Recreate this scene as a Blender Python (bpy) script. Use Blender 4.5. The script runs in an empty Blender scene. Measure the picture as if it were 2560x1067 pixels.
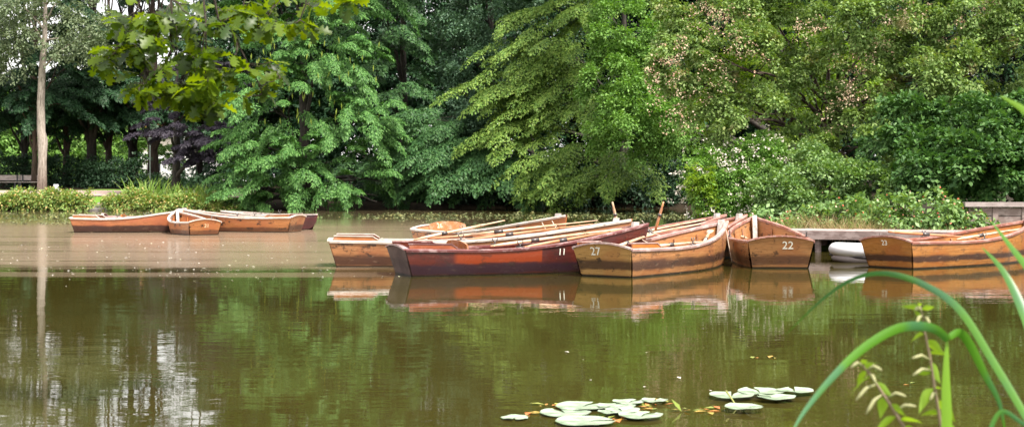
import bpy, bmesh, math, random
import numpy as np
from mathutils import Vector, Matrix

random.seed(7)
RNG = np.random.default_rng(11)
sc = bpy.context.scene
C = sc.collection
F, CX, HY, CH = 3555.0, 1280.0, 455.0, 1.5      # lens in photo pixels, optical axis, horizon row, eye height
R = math.radians


def at(px, py, Y):
    return Vector(((px - CX) / F * Y, Y, CH - (py - HY) / F * Y))


def onwater(px, py):
    Y = CH * F / (py - HY)
    return Vector(((px - CX) / F * Y, Y, 0.0))


# ------------------------------------------------------------------ objects
def tag(o, label=None, cat=None, group=None, kind=None):
    if label: o['label'] = label
    if cat: o['category'] = cat
    if group: o['group'] = group
    if kind: o['kind'] = kind
    return o


def empty(name, loc, rz=0.0, label=None, cat=None, group=None):
    o = bpy.data.objects.new(name, None)
    C.objects.link(o)
    o.location = loc
    o.rotation_euler = (0, 0, rz)
    o.empty_display_size = 0.2
    return tag(o, label, cat, group)


def link(name, me, mat=None, parent=None, smooth=False):
    o = bpy.data.objects.new(name, me)
    C.objects.link(o)
    if mat is not None:
        if len(me.materials) == 0:
            me.materials.append(mat)
        else:
            o.material_slots[0].link = 'OBJECT'
            o.material_slots[0].material = mat
    if parent is not None:
        o.parent = parent
    if smooth:
        me.polygons.foreach_set('use_smooth', [True] * len(me.polygons))
    return o


def copy_tree(o, parent=None):
    c = o.copy()
    C.objects.link(c)
    if parent is not None:
        c.parent = parent
    for ch in o.children:
        copy_tree(ch, c)
    return c


class MB:
    """collects vertices and faces of one mesh"""
    def __init__(s):
        s.v, s.f = [], []

    def add(s, vs, fs):
        n = len(s.v)
        s.v += [tuple(v) for v in vs]
        s.f += [tuple(i + n for i in f) for f in fs]

    def box(s, lo, hi, M=None):
        x0, y0, z0 = lo
        x1, y1, z1 = hi
        vs = [Vector(p) for p in ((x0, y0, z0), (x1, y0, z0), (x1, y1, z0), (x0, y1, z0), (x0, y0, z1), (x1, y0, z1), (x1, y1, z1), (x0, y1, z1))]
        if M is not None:
            vs = [M @ v for v in vs]
        s.add(vs, [(0, 3, 2, 1), (4, 5, 6, 7), (0, 1, 5, 4), (1, 2, 6, 5), (2, 3, 7, 6), (3, 0, 4, 7)])

    def tube(s, pts, rad, n=8, cap=True):
        pts = [Vector(p) for p in pts]
        m = len(pts)
        rad = [rad] * m if not hasattr(rad, '__len__') else rad
        prev = None
        vs = []
        for i, p in enumerate(pts):
            d = (pts[min(i + 1, m - 1)] - pts[max(i - 1, 0)]).normalized()
            a = prev if prev is not None else (Vector((1, 0, 0)) if abs(d.x) < .8 else Vector((0, 1, 0)))
            a = (a - d * a.dot(d)).normalized()
            prev = a
            b = d.cross(a)
            for k in range(n):
                t = 2 * math.pi * k / n
                vs.append(p + (a * math.cos(t) + b * math.sin(t)) * rad[i])
        fs = []
        for i in range(m - 1):
            for k in range(n):
                k2 = (k + 1) % n
                fs.append((i * n + k, i * n + k2, (i + 1) * n + k2, (i + 1) * n + k))
        if cap:
            fs.append(tuple(range(n - 1, -1, -1)))
            fs.append(tuple((m - 1) * n + k for k in range(n)))
        s.add(vs, fs)

    def loft(s, rings, closed=False, caps=False):
        n = len(rings[0])
        vs = [v for r in rings for v in r]
        fs = []
        for i in range(len(rings) - 1):
            for k in range(n if closed else n - 1):
                k2 = (k + 1) % n
                fs.append((i * n + k, i * n + k2, (i + 1) * n + k2, (i + 1) * n + k))
        if caps:
            fs.append(tuple(range(n - 1, -1, -1)))
            fs.append(tuple((len(rings) - 1) * n + k for k in range(n)))
        s.add(vs, fs)

    def mesh(s, name):
        me = bpy.data.meshes.new(name)
        me.from_pydata(s.v, [], s.f)
        me.update()
        return me

    def build(s, name, mat, parent=None, smooth=False):
        return link(name, s.mesh(name), mat, parent, smooth)


def np_mesh(name, verts, quads):
    me = bpy.data.meshes.new(name)
    nv, nf = len(verts), len(quads)
    me.vertices.add(nv)
    me.vertices.foreach_set('co', np.ascontiguousarray(verts, dtype=np.float32).ravel())
    me.loops.add(nf * 4)
    me.loops.foreach_set('vertex_index', np.ascontiguousarray(quads, dtype=np.int32).ravel())
    me.polygons.add(nf)
    me.polygons.foreach_set('loop_start', np.arange(0, nf * 4, 4, dtype=np.int32))
    me.polygons.foreach_set('loop_total', np.full(nf, 4, dtype=np.int32))
    me.update(calc_edges=True)
    return me


# ------------------------------------------------------------------ materials
def mat(name):
    m = bpy.data.materials.new(name)
    m.use_nodes = True
    nt = m.node_tree
    b = nt.nodes['Principled BSDF']
    return m, nt, b


def N(nt, t, **kw):
    n = nt.nodes.new(t)
    for k, v in kw.items():
        if k in n.inputs:
            n.inputs[k].default_value = v
        else:
            setattr(n, k, v)
    return n


def ramp(nt, fac, stops, interp='LINEAR'):
    n = nt.nodes.new('ShaderNodeValToRGB')
    n.color_ramp.interpolation = interp
    els = n.color_ramp.elements
    while len(els) < len(stops):
        els.new(0.5)
    for e, (p, c) in zip(els, stops):
        e.position = p
        e.color = (*c, 1) if len(c) == 3 else c
    nt.links.new(fac, n.inputs['Fac'])
    return n.outputs['Color']


def mixc(nt, fac, a, b, mode='MIX'):
    n = nt.nodes.new('ShaderNodeMix')
    n.data_type = 'RGBA'
    n.blend_type = mode
    for s, v in ((n.inputs[0], fac), (n.inputs[6], a), (n.inputs[7], b)):
        if isinstance(v, bpy.types.NodeSocket):
            nt.links.new(v, s)
        elif isinstance(v, (int, float)):
            s.default_value = v
        else:
            s.default_value = (*v, 1)
    return n.outputs[2]


def math_(nt, op, a, b=None, c=None, clamp=False):
    n = nt.nodes.new('ShaderNodeMath')
    n.operation = op
    n.use_clamp = clamp
    for i, v in enumerate((a, b, c)):
        if v is None:
            continue
        if isinstance(v, bpy.types.NodeSocket):
            nt.links.new(v, n.inputs[i])
        else:
            n.inputs[i].default_value = v
    return n.outputs[0]


def maprange(nt, v, a, b, c=0.0, d=1.0, smooth=True):
    n = nt.nodes.new('ShaderNodeMapRange')
    n.interpolation_type = 'SMOOTHSTEP' if smooth else 'LINEAR'
    nt.links.new(v, n.inputs[0])
    for i, x in zip((1, 2, 3, 4), (a, b, c, d)):
        n.inputs[i].default_value = x
    return n.outputs[0]


def coords(nt, scale=(1, 1, 1), kind='Object', loc=(0, 0, 0)):
    tc = nt.nodes.new('ShaderNodeTexCoord')
    mp = nt.nodes.new('ShaderNodeMapping')
    mp.inputs['Scale'].default_value = scale
    mp.inputs['Location'].default_value = loc
    nt.links.new(tc.outputs[kind], mp.inputs['Vector'])
    return mp.outputs[0]


def noise(nt, vec, scale, detail=3, rough=.5, dist=0.0):
    n = nt.nodes.new('ShaderNodeTexNoise')
    n.inputs['Scale'].default_value = scale
    n.inputs['Detail'].default_value = detail
    n.inputs['Roughness'].default_value = rough
    n.inputs['Distortion'].default_value = dist
    nt.links.new(vec, n.inputs['Vector'])
    return n.outputs['Fac']


def leaf_mat(name, cols, trans=.38, tcol=(1.5, 1.5, .5), second=None, nscale=.35, spec=.25, rough=.5, second_at=(.52, .62)):
    trans = trans * .6 if trans < .46 else trans
    m, nt, b = mat(name)
    g = N(nt, 'ShaderNodeNewGeometry')
    k = len(cols)
    col = ramp(nt, g.outputs['Random Per Island'], [(i / max(k - 1, 1), c) for i, c in enumerate(cols)])
    if second:
        v = coords(nt)
        f = maprange(nt, noise(nt, v, nscale, 2), *second_at)
        col = mixc(nt, f, col, second)
    nt.links.new(col, b.inputs['Base Color'])
    b.inputs['Roughness'].default_value = rough
    b.inputs['Specular IOR Level'].default_value = spec
    t = N(nt, 'ShaderNodeBsdfTranslucent')
    nt.links.new(mixc(nt, 1.0, col, tcol, 'MULTIPLY'), t.inputs['Color'])
    mx = N(nt, 'ShaderNodeMixShader')
    mx.inputs[0].default_value = trans
    nt.links.new(b.outputs[0], mx.inputs[1])
    nt.links.new(t.outputs[0], mx.inputs[2])
    nt.links.new(mx.outputs[0], nt.nodes['Material Output'].inputs['Surface'])
    return m


def plain(name, col, rough=.6, spec=.4, var=.25, scale=8.0, stretch=(1, 1, 1), bump=0.0, metallic=0.0):
    m, nt, b = mat(name)
    v = coords(nt, stretch)
    f = noise(nt, v, scale, 4, .6)
    col2 = tuple(c * (1 - var) for c in col)
    col3 = tuple(min(1, c * (1 + var)) for c in col)
    nt.links.new(ramp(nt, f, [(.3, col2), (.7, col3)]), b.inputs['Base Color'])
    b.inputs['Roughness'].default_value = rough
    b.inputs['Specular IOR Level'].default_value = spec
    b.inputs['Metallic'].default_value = metallic
    if bump:
        bp = N(nt, 'ShaderNodeBump')
        bp.inputs['Strength'].default_value = bump
        bp.inputs['Distance'].default_value = .02
        nt.links.new(f, bp.inputs['Height'])
        nt.links.new(bp.outputs[0], b.inputs['Normal'])
    return m


def hull_mat(name, base, low, band, band_col=(.035, .017, .016), band_pos=(.09, .14, .22, .31), blotch=.5, blotch_col=(.03, .018, .014), patch=None, gloss=.3, flecks=.18):
    """varnished planks: grain along the hull, a dark tide band above the water, worn blotches"""
    m, nt, b = mat(name)
    v = coords(nt)
    sep = N(nt, 'ShaderNodeSeparateXYZ')
    nt.links.new(v, sep.inputs[0])
    wob = noise(nt, coords(nt, (.8, .8, 3)), 2.2, 4, .6)
    z = math_(nt, 'ADD', sep.outputs[2], math_(nt, 'MULTIPLY_ADD', wob, .12, -.06))
    grain = noise(nt, coords(nt, (.8, 1.6, 22)), 2.6, 5, .65)
    col = ramp(nt, grain, [(.28, tuple(c * .62 for c in base)), (.52, base), (.75, tuple(min(1, c * 1.35) for c in base))])
    broad = noise(nt, coords(nt, (1, 1, 1.4), loc=(3.1, 1, 5)), 1.7, 3, .55)
    col = mixc(nt, maprange(nt, broad, .42, .6, 0, .7), col, low)
    if patch:
        x0, x1, pc, z0 = patch
        fx = math_(nt, 'MULTIPLY', maprange(nt, sep.outputs[0], x0, x0 + .12), maprange(nt, sep.outputs[0], x1, x1 + .015, 1, 0))
        fx = math_(nt, 'MULTIPLY', fx, maprange(nt, z, z0, z0 + .04))
        col = mixc(nt, fx, col, pc)
    a0, a1, a2, a3 = band_pos
    f = math_(nt, 'MULTIPLY', maprange(nt, z, a0, a1), maprange(nt, z, a2, a3, 1, 0))
    streak = noise(nt, coords(nt, (1.5, 1.5, 12)), 3.0, 4, .7)
    f = math_(nt, 'MULTIPLY', f, maprange(nt, streak, .2, .4, .75, 1))
    col = mixc(nt, math_(nt, 'MULTIPLY', f, band), col, band_col)
    lowf = maprange(nt, sep.outputs[2], .012, .045, 1, 0)
    col = mixc(nt, lowf, col, (.018, .014, .011))
    bl = noise(nt, coords(nt, (1.3, 1.3, 2.2), loc=(7.3, 2, 1)), 2.7, 6, .66)
    col = mixc(nt, maprange(nt, bl, .55, .61, 0, blotch), col, blotch_col)
    pale = noise(nt, coords(nt, (1.2, 1.2, 4), loc=(1.3, 9, 4)), 5.0, 5, .7)
    col = mixc(nt, maprange(nt, pale, .56, .70, 0, flecks), col, (.50, .36, .24))
    nt.links.new(col, b.inputs['Base Color'])
    b.inputs['Roughness'].default_value = gloss
    nt.links.new(maprange(nt, broad, .3, .7, gloss - .06, gloss + .25), b.inputs['Roughness'])
    bp = N(nt, 'ShaderNodeBump')
    bp.inputs['Strength'].default_value = .25
    bp.inputs['Distance'].default_value = .004
    nt.links.new(grain, bp.inputs['Height'])
    nt.links.new(bp.outputs[0], b.inputs['Normal'])
    return m


def wood(name, base, rough=.38, spec=.5, wear_sheen=(.45, .38, .33), wamt=.6):
    m, nt, b = mat(name)
    g = noise(nt, coords(nt, (1.2, 6, 10)), 3.0, 5, .65)
    col = ramp(nt, g, [(.25, tuple(c * .6 for c in base)), (.55, base), (.8, tuple(min(1, c * 1.3) for c in base))])
    w = noise(nt, coords(nt, (1, 2, 2), loc=(4, 2, 2)), 3.6, 5, .65)
    col = mixc(nt, maprange(nt, w, .45, .62, 0, wamt), col, wear_sheen)
    d = noise(nt, coords(nt, (1, 2, 2), loc=(1, 7, 2)), 6.5, 4, .6)
    col = mixc(nt, maprange(nt, d, .60, .7, 0, .5), col, (.05, .03, .025))
    nt.links.new(col, b.inputs['Base Color'])
    b.inputs['Roughness'].default_value = rough
    b.inputs['Specular IOR Level'].default_value = spec
    return m


def bark(name, c1, c2, scale=3.0):
    m, nt, b = mat(name)
    g = noise(nt, coords(nt, (4, 4, .8)), scale, 6, .7)
    nt.links.new(ramp(nt, g, [(.35, c1), (.65, c2)]), b.inputs['Base Color'])
    b.inputs['Roughness'].default_value = .9
    bp = N(nt, 'ShaderNodeBump')
    bp.inputs['Strength'].default_value = .6
    bp.inputs['Distance'].default_value = .03
    nt.links.new(g, bp.inputs['Height'])
    nt.links.new(bp.outputs[0], b.inputs['Normal'])
    return m


# ------------------------------------------------------------------ leaves
UP = np.array((0., 0., 1.))


def unit(a):
    return a / np.maximum(np.linalg.norm(a, axis=-1, keepdims=True), 1e-9)


def leaf_quads(pos, d, n, ll, lw, fold=.12):
    d = unit(d)
    s = unit(np.cross(d, n))
    n = np.cross(s, d)
    ll = ll[:, None]
    lw = lw[:, None]
    a = pos
    m = pos + d * ll * .45 - n * ll * fold * .5
    tip = pos + d * ll - n * ll * fold
    v = np.stack((a, m + s * lw * .5 + n * lw * .12, tip, m - s * lw * .5 + n * lw * .12), axis=1).reshape(-1, 3)
    q = np.arange(len(pos) * 4).reshape(-1, 4)
    return v, q


def plates(P, D, L, W, M, ll, lw, droop=.25, thick=.05, jit=.35, hang=.3, sz=.3):
    """flat leaf sprays: from each P along D, length L, half width W*L, M leaves of length ll"""
    n = len(P)
    D = unit(D)
    S = unit(np.cross(D, UP) + 1e-4)
    Nn = np.cross(S, D)
    t = RNG.random((n, M)) ** .8
    u = RNG.uniform(-1, 1, (n, M))
    prof = np.sin(np.pi * np.clip(t * .88 + .1, 0, 1)) ** .7
    Lc = L[:, None]
    pos = (P[:, None] + D[:, None] * (Lc * t)[..., None] + S[:, None] * (u * W * Lc * prof)[..., None]
           + Nn[:, None] * (RNG.normal(0, 1, (n, M)) * thick * Lc)[..., None]
           - UP * (droop * Lc * t ** 2 + .25 * W * Lc * u ** 2)[..., None])
    ld = D[:, None] * .7 + S[:, None] * (u * .9)[..., None] - UP * (hang + droop * t)[..., None] + RNG.normal(0, jit, (n, M, 3))
    ln = Nn[:, None] + RNG.normal(0, jit * .8, (n, M, 3))
    k = n * M
    return (pos.reshape(k, 3), ld.reshape(k, 3), ln.reshape(k, 3),
            ll * (1 + sz * RNG.normal(0, 1, k)).clip(.5, 1.7), lw * (1 + sz * RNG.normal(0, 1, k)).clip(.5, 1.7))


def lobe_sprays(c, r, n, axis, clump=9, spread=.42, outk=1.0, axk=.5, bias=(0, 0, 0), back=.4, inner=.5, bottom=.35):
    """spray roots and directions over an ellipsoid lobe, gathered into clumps"""
    c = np.array(c)
    r = np.array(r)
    m = max(3, int(n / clump))
    a = unit(RNG.normal(0, 1, (m * 3, 3)))
    keep = RNG.random(len(a)) < np.where(a[:, 1] > .35, back, 1.0) * np.where(a[:, 2] < -.45, bottom, 1.0)
    a = a[keep][:m]
    idx = RNG.integers(0, len(a), n)
    csz = RNG.uniform(.7, 1.15, len(a))[idx]
    v = unit(a[idx] + RNG.normal(0, spread, (n, 3)))
    rad = (1 - inner * RNG.random(n) ** 1.6) * csz
    P = c + v * r * rad[:, None]
    ax = np.array(axis)
    rel = P - ax
    rel[:, 2] = 0
    D = v * outk + unit(rel) * axk + np.array(bias) + RNG.normal(0, .28, (n, 3))
    return P, unit(D)


def bough_sprays(c, r, n, axis, Lb=2.4, ns=12, outk=.5, axk=.8, bias=(0, 0, 0), back=.35, droop=.35, flat=.35, bottom=.6, ang=(.45, 1.15)):
    """long layered boughs: a spine with side sprays in one drooping plane"""
    c, r = np.array(c), np.array(r)
    nb = max(3, int(n / ns))
    a = unit(RNG.normal(0, 1, (nb * 5, 3)))
    keep = RNG.random(len(a)) < np.where(a[:, 1] > .3, back, 1.0) * np.where(a[:, 2] < -.5, bottom, 1.0)
    a = a[keep][:nb]
    nb = len(a)
    P0 = c + a * r * RNG.uniform(.35, .85, nb)[:, None]
    rel = P0 - np.array(axis)
    rel[:, 2] = 0
    D0 = a * outk + unit(rel) * axk + np.array(bias) + RNG.normal(0, .22, (nb, 3))
    D0[:, 2] = D0[:, 2] * flat + RNG.normal(0, .08, nb)
    D0 = unit(D0)
    S = unit(np.cross(D0, UP))
    LL = Lb * RNG.uniform(.55, 1.2, nb)
    t = (np.arange(ns) + RNG.random((nb, ns))) / ns
    sg = np.where(np.arange(ns) % 2 == 0, 1, -1)[None, :] * np.ones((nb, 1))
    an = RNG.uniform(*ang, (nb, ns)) * (1 - .75 * t)
    P = P0[:, None] + D0[:, None] * (LL[:, None] * t)[..., None] - UP * (droop * LL[:, None] * t ** 2)[..., None]
    D = D0[:, None] * np.cos(an)[..., None] + S[:, None] * (np.sin(an) * sg)[..., None] - UP * (droop * 1.2 * t + .12)[..., None]
    L = LL[:, None] * (.50 - .25 * t)
    return P.reshape(-1, 3), unit(D.reshape(-1, 3)), L.reshape(-1)


def dome_sprays(c, r, n, axis, q=14, outk=.9, axk=.2, up=.35, bias=(0, 0, 0), back=.35, bottom=.6, wide=.6, inner=.35, L=1.0):
    """rounded leafy clumps: each a fan of short sprays from one twig end"""
    c, r = np.array(c), np.array(r)
    m = max(4, int(n / q))
    a = unit(RNG.normal(0, 1, (m * 5, 3)))
    keep = RNG.random(len(a)) < np.where(a[:, 1] > .3, back, 1.0) * np.where(a[:, 2] < -.5, bottom, 1.0)
    a = a[keep][:m]
    m = len(a)
    P0 = c + a * r * (1 - inner * RNG.random(m) ** 1.3)[:, None] * RNG.uniform(.8, 1.12, m)[:, None]
    rel = P0 - np.array(axis)
    rel[:, 2] = 0
    D0 = unit(a * outk + unit(rel) * axk + UP * up + np.array(bias))
    sz = RNG.uniform(.6, 1.35, m)
    D = unit(D0[:, None] + RNG.normal(0, wide, (m, q, 3)))
    P = P0[:, None] + RNG.normal(0, .10, (m, q, 3)) * (L * sz)[:, None, None]
    LL = L * sz[:, None] * RNG.uniform(.7, 1.1, (m, q))
    return P.reshape(-1, 3), D.reshape(-1, 3), LL.reshape(-1)


def px_lobe(px, py, rx, ry, Y, depth=None):
    c = at(px, py, Y)
    s = Y / F
    return tuple(c), (rx * s, depth if depth else .8 * rx * s, ry * s)


def foliage(name, parent, m, parts):
    """parts: list of plates() results -> one crown mesh, coordinates local to the parent"""
    pos, d, n, ll, lw = (np.concatenate(x) for x in zip(*parts))
    v, q = leaf_quads(pos, d, n, ll, lw)
    if parent is not None:
        v = v - np.array(parent.location)
    return link(name, np_mesh(name, v, q), m, parent)


def limb_path(a, b, sag=.1, n=6, wob=.12):
    a, b = Vector(a), Vector(b)
    L = (b - a).length
    out = []
    for i in range(n + 1):
        t = i / n
        p = a.lerp(b, t)
        p.z += math.sin(t * math.pi) * L * sag
        if 0 < i < n:
            p += Vector((random.uniform(-1, 1), random.uniform(-1, 1), random.uniform(-1, 1))) * wob * L / n
        out.append(p)
    return out


def tree(name, label, cat, base, lobes, lmat, bmat, ll, lw, n, M, L, W, height=None, tr=.25, group=None, lean=(0, 0), part_kw={}, spray_kw={}, limbs=True, weights=None):
    base = Vector(base)
    root = empty(name, base, 0, label, cat, group)
    if height is None:
        height = max(c[2] + r[2] for c, r in lobes) - base.z - .5
    mb = MB()
    pts, rad = [], []
    for i in range(9):
        t = i / 8
        pts.append(Vector((lean[0] * t + random.uniform(-.05, .05) * (i > 0) * height * .08, lean[1] * t, height * t * .92)))
        rad.append(tr * (1.35 if i == 0 else 1.0) * (1 - .82 * t))
    mb.tube(pts, rad, 9)
    if limbs:
        for c, r in lobes:
            cz = Vector(c) - base
            t = max(.12, min(.85, (cz.z * .75) / height))
            k = int(t * 8)
            st = pts[k]
            path = limb_path(st, cz, .08)
            rr = rad[k] * .55
            mb.tube(path, [rr * (1 - .75 * i / (len(path) - 1)) for i in range(len(path))], 6)
            for _ in range(3):
                v = Vector((random.uniform(-1, 1), random.uniform(-1, .3), random.uniform(-.4, .8)))
                e = cz + Vector((v.x * r[0], v.y * r[1], v.z * r[2])) * .75
                s0 = path[random.randint(3, 5)]
                p2 = limb_path(s0, e, .05, 4)
                mb.tube(p2, [rr * .35 * (1 - .75 * i / 4) for i in range(5)], 5)
    mb.build('trunk', bmat, root, True)
    area = np.array([(r[0] * r[2] + r[1] * r[2] + r[0] * r[1]) for c, r in lobes])
    if weights:
        area = area * np.array(weights)
    area = area / area.sum()
    parts = []
    for (c, r), a in zip(lobes, area):
        k = max(6, int(n * a))
        kw = dict(spray_kw)
        mode = kw.pop('mode', 'lobe')
        ax = base + Vector((lean[0] * .5, lean[1] * .5, 0))
        if mode == 'bough':
            P, D, LL = bough_sprays(c, r, k, ax, Lb=L, **kw)
        elif mode == 'dome':
            P, D, LL = dome_sprays(c, r, k, ax, L=L, **kw)
        else:
            P, D = lobe_sprays(c, r, k, ax, **kw)
            LL = RNG.uniform(.6, 1.25, k) * L
        parts.append(plates(P, D, LL, W, M, ll, lw, **part_kw))
    foliage('crown', root, lmat, parts)
    return root


# ================================================================== light, sky, camera
el, saz = R(56), Vector((.72, -.69))
world = bpy.data.worlds.new('World')
sc.world = world
world.use_nodes = True
nt = world.node_tree
sky = N(nt, 'ShaderNodeTexSky')
sky.sky_type = 'NISHITA'
sky.sun_disc = False
sky.sun_elevation = el
sky.sun_rotation = math.atan2(saz.x, saz.y)
sky.air_density = 1.0
sky.dust_density = 2.0
tc = N(nt, 'ShaderNodeTexCoord')
cl = noise(nt, tc.outputs['Generated'], 2.2, 5, .6)
cf = maprange(nt, cl, .25, .55, .55, .95)
colr = mixc(nt, cf, sky.outputs[0], (8.8, 8.6, 8.3))
bg = nt.nodes['Background']
nt.links.new(colr, bg.inputs['Color'])
bg.inputs['Strength'].default_value = .112

sl = bpy.data.lights.new('sun', 'SUN')
sl.energy = 4.3
sl.angle = R(12)
sl.color = (1.0, .94, .84)
so = bpy.data.objects.new('sun', sl)
C.objects.link(so)
sd = Vector((saz.x * math.cos(el), saz.y * math.cos(el), math.sin(el))).normalized()
so.rotation_euler = sd.to_track_quat('Z', 'Y').to_euler()

cam = bpy.data.cameras.new('camera')
cam.sensor_width = 36
cam.lens = 36 * F / 2560
cam.shift_y = -(533.5 - HY) / 2560
cam.clip_end = 3000
cam.clip_start = .05
cam.dof.use_dof = True
cam.dof.focus_distance = 23.5
cam.dof.aperture_fstop = 4.5
co = bpy.data.objects.new('camera', cam)
C.objects.link(co)
co.location = (0, 0, CH)
co.rotation_euler = (R(90), 0, 0)
sc.camera = co
vs = sc.view_settings
vs.view_transform = 'Standard'
vs.look = 'None'
vs.exposure = 1.14
vs.gamma = 1
sc.cycles.max_bounces = 8
sc.cycles.transparent_max_bounces = 8
sc.cycles.caustics_reflective = False
sc.cycles.caustics_refractive = False

# ================================================================== ground, water, path
POND = np.array([(-70, 2.6), (-5, 2.3), (.1, 2.5), (.7, 3.6), (3, 5.5), (8, 10), (14, 17), (19, 24), (19, 28.0), (10, 30.4), (5.6, 32.4), (5.0, 34.5), (5.4, 42), (7.2, 52),
                 (10, 62), (13, 72), (13, 81), (0, 83), (-8, 81), (-13, 76.5), (-16, 74.4), (-26, 74), (-70, 74)])


def pond_dist(x, y):
    """signed distance to the shore, positive on land"""
    d = np.full(x.shape, 1e9)
    ins = np.zeros(x.shape, bool)
    n = len(POND)
    for i in range(n):
        a, b = POND[i], POND[(i + 1) % n]
        ab = b - a
        t = np.clip(((x - a[0]) * ab[0] + (y - a[1]) * ab[1]) / (ab @ ab), 0, 1)
        d = np.minimum(d, np.hypot(x - a[0] - t * ab[0], y - a[1] - t * ab[1]))
        c = (a[1] > y) != (b[1] > y)
        with np.errstate(divide='ignore', invalid='ignore'):
            xi = (b[0] - a[0]) * (y - a[1]) / (b[1] - a[1]) + a[0]
        ins ^= c & (x < xi)
    return np.where(ins, -d, d)


def ground_h(x, y):
    x, y = np.asarray(x, float), np.asarray(y, float)
    d = pond_dist(x, y)
    land = .30 * np.clip((d + .25) / .9, 0, 1) ** .8 + .055 * np.clip(d - .6, 0, 16) + .012 * np.clip(d - 16, 0, 60)
    bed = np.maximum(d * .6, -.9)
    h = np.where(d > -.25, land, bed + .1)
    return h


def gz(x, y):
    return float(ground_h(np.array([x]), np.array([y]))[0])


xs = np.concatenate((np.array([-1200, -700, -400, -250, -160, -110]), np.arange(-80, 60, .7), np.array([70, 95, 140, 220, 400, 700, 1200])))
ys = np.concatenate((np.array([-600, -200, -80, -30, -12]), np.arange(-4, 125, .7), np.array([135, 160, 200, 280, 450, 800, 1500, 2500])))
gx, gy = np.meshgrid(xs, ys)
gzv = ground_h(gx, gy) + .03 * np.sin(gx * 1.7 + gy) * np.sin(gy * 1.3) * (pond_dist(gx, gy) > 1)
nx, ny = len(xs), len(ys)
idx = np.arange(nx * ny).reshape(ny, nx)
quads = np.stack((idx[:-1, :-1], idx[:-1, 1:], idx[1:, 1:], idx[1:, :-1]), -1).reshape(-1, 4)
m, nt, b = mat('ground_soil')
v = coords(nt)
sp = N(nt, 'ShaderNodeSeparateXYZ')
nt.links.new(v, sp.inputs[0])
soil = ramp(nt, noise(nt, v, 2.5, 5, .65), [(.3, (.014, .011, .007)), (.7, (.035, .026, .017))])
grassy = ramp(nt, noise(nt, v, 6, 5, .7), [(.3, (.06, .13, .015)), (.7, (.16, .30, .04))])
lawn = math_(nt, 'MULTIPLY', maprange(nt, sp.outputs[0], -14.5, -16.5), maprange(nt, sp.outputs[1], 75.4, 75.8))
lawn = math_(nt, 'MULTIPLY', lawn, maprange(nt, sp.outputs[1], 87.5, 88.5, 1, 0))
nearr = math_(nt, 'MULTIPLY', maprange(nt, sp.outputs[1], 33, 38, 1, 0), .35)
col = mixc(nt, math_(nt, 'MAXIMUM', lawn, nearr), soil, grassy)
nt.links.new(col, b.inputs['Base Color'])
b.inputs['Roughness'].default_value = .95
b.inputs['Specular IOR Level'].default_value = .1
g = link('ground', np_mesh('ground', np.stack((gx, gy, gzv), -1).reshape(-1, 3), quads), m, None, True)
tag(g, kind='structure')

# water: murky brown pond with the pale reflection of ruffled water painted over its middle
m, nt, b = mat('pond_water')
v = coords(nt)
sp = N(nt, 'ShaderNodeSeparateXYZ')
nt.links.new(v, sp.inputs[0])
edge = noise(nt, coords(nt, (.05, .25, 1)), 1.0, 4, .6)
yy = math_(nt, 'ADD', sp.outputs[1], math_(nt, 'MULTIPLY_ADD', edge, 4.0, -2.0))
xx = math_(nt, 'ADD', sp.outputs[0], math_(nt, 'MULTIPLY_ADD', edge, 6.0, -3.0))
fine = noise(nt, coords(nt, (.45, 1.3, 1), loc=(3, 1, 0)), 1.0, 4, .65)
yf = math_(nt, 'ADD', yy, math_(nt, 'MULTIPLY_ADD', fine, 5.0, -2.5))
ruffle_tint = math_(nt, 'MULTIPLY', maprange(nt, yf, 23.4, 26.4), maprange(nt, yy, 44, 62, 1, .30))
ruffle_tint = math_(nt, 'MULTIPLY', ruffle_tint, maprange(nt, xx, -3.4, 1.0, 1, .0))
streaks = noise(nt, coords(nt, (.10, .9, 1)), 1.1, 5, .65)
ruffle_tint = math_(nt, 'MULTIPLY', ruffle_tint, maprange(nt, streaks, .28, .55, .55, 1.0))
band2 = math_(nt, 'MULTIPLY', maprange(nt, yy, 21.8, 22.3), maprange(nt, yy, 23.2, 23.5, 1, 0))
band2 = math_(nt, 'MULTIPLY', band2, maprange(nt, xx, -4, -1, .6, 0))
ruffle_tint = math_(nt, 'MAXIMUM', ruffle_tint, band2)
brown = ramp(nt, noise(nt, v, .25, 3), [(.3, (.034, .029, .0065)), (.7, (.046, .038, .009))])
col = mixc(nt, math_(nt, 'MULTIPLY', ruffle_tint, .9), brown, (.23, .165, .115))  # sky and treetop reflection of ruffled water put into the colour
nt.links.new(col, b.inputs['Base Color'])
nt.links.new(maprange(nt, ruffle_tint, 0, 1, .015, .16, False), b.inputs['Roughness'])
b.inputs['IOR'].default_value = 1.33
nt.links.new(maprange(nt, ruffle_tint, 0, 1, .5, .36, False), b.inputs['Specular IOR Level'])
r1 = noise(nt, coords(nt, (1.0, 2.4, 1)), 1.1, 3, .5)
r2 = noise(nt, coords(nt, (1.0, 2.0, 1)), 7.0, 2, .5)
calm = maprange(nt, noise(nt, coords(nt, (.12, .3, 1)), 1.0, 2), .35, .65, .35, 1.0)
hgt = math_(nt, 'MULTIPLY', math_(nt, 'ADD', math_(nt, 'MULTIPLY', r1, 1.0), math_(nt, 'MULTIPLY', r2, .16)), calm)
bp = N(nt, 'ShaderNodeBump')
bp.inputs['Strength'].default_value = 1.0
bp.inputs['Distance'].default_value = .0034
nt.links.new(hgt, bp.inputs['Height'])
nt.links.new(bp.outputs[0], b.inputs['Normal'])
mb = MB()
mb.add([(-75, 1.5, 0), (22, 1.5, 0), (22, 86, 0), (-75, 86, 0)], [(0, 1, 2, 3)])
tag(mb.build('water', m), kind='structure')


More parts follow.
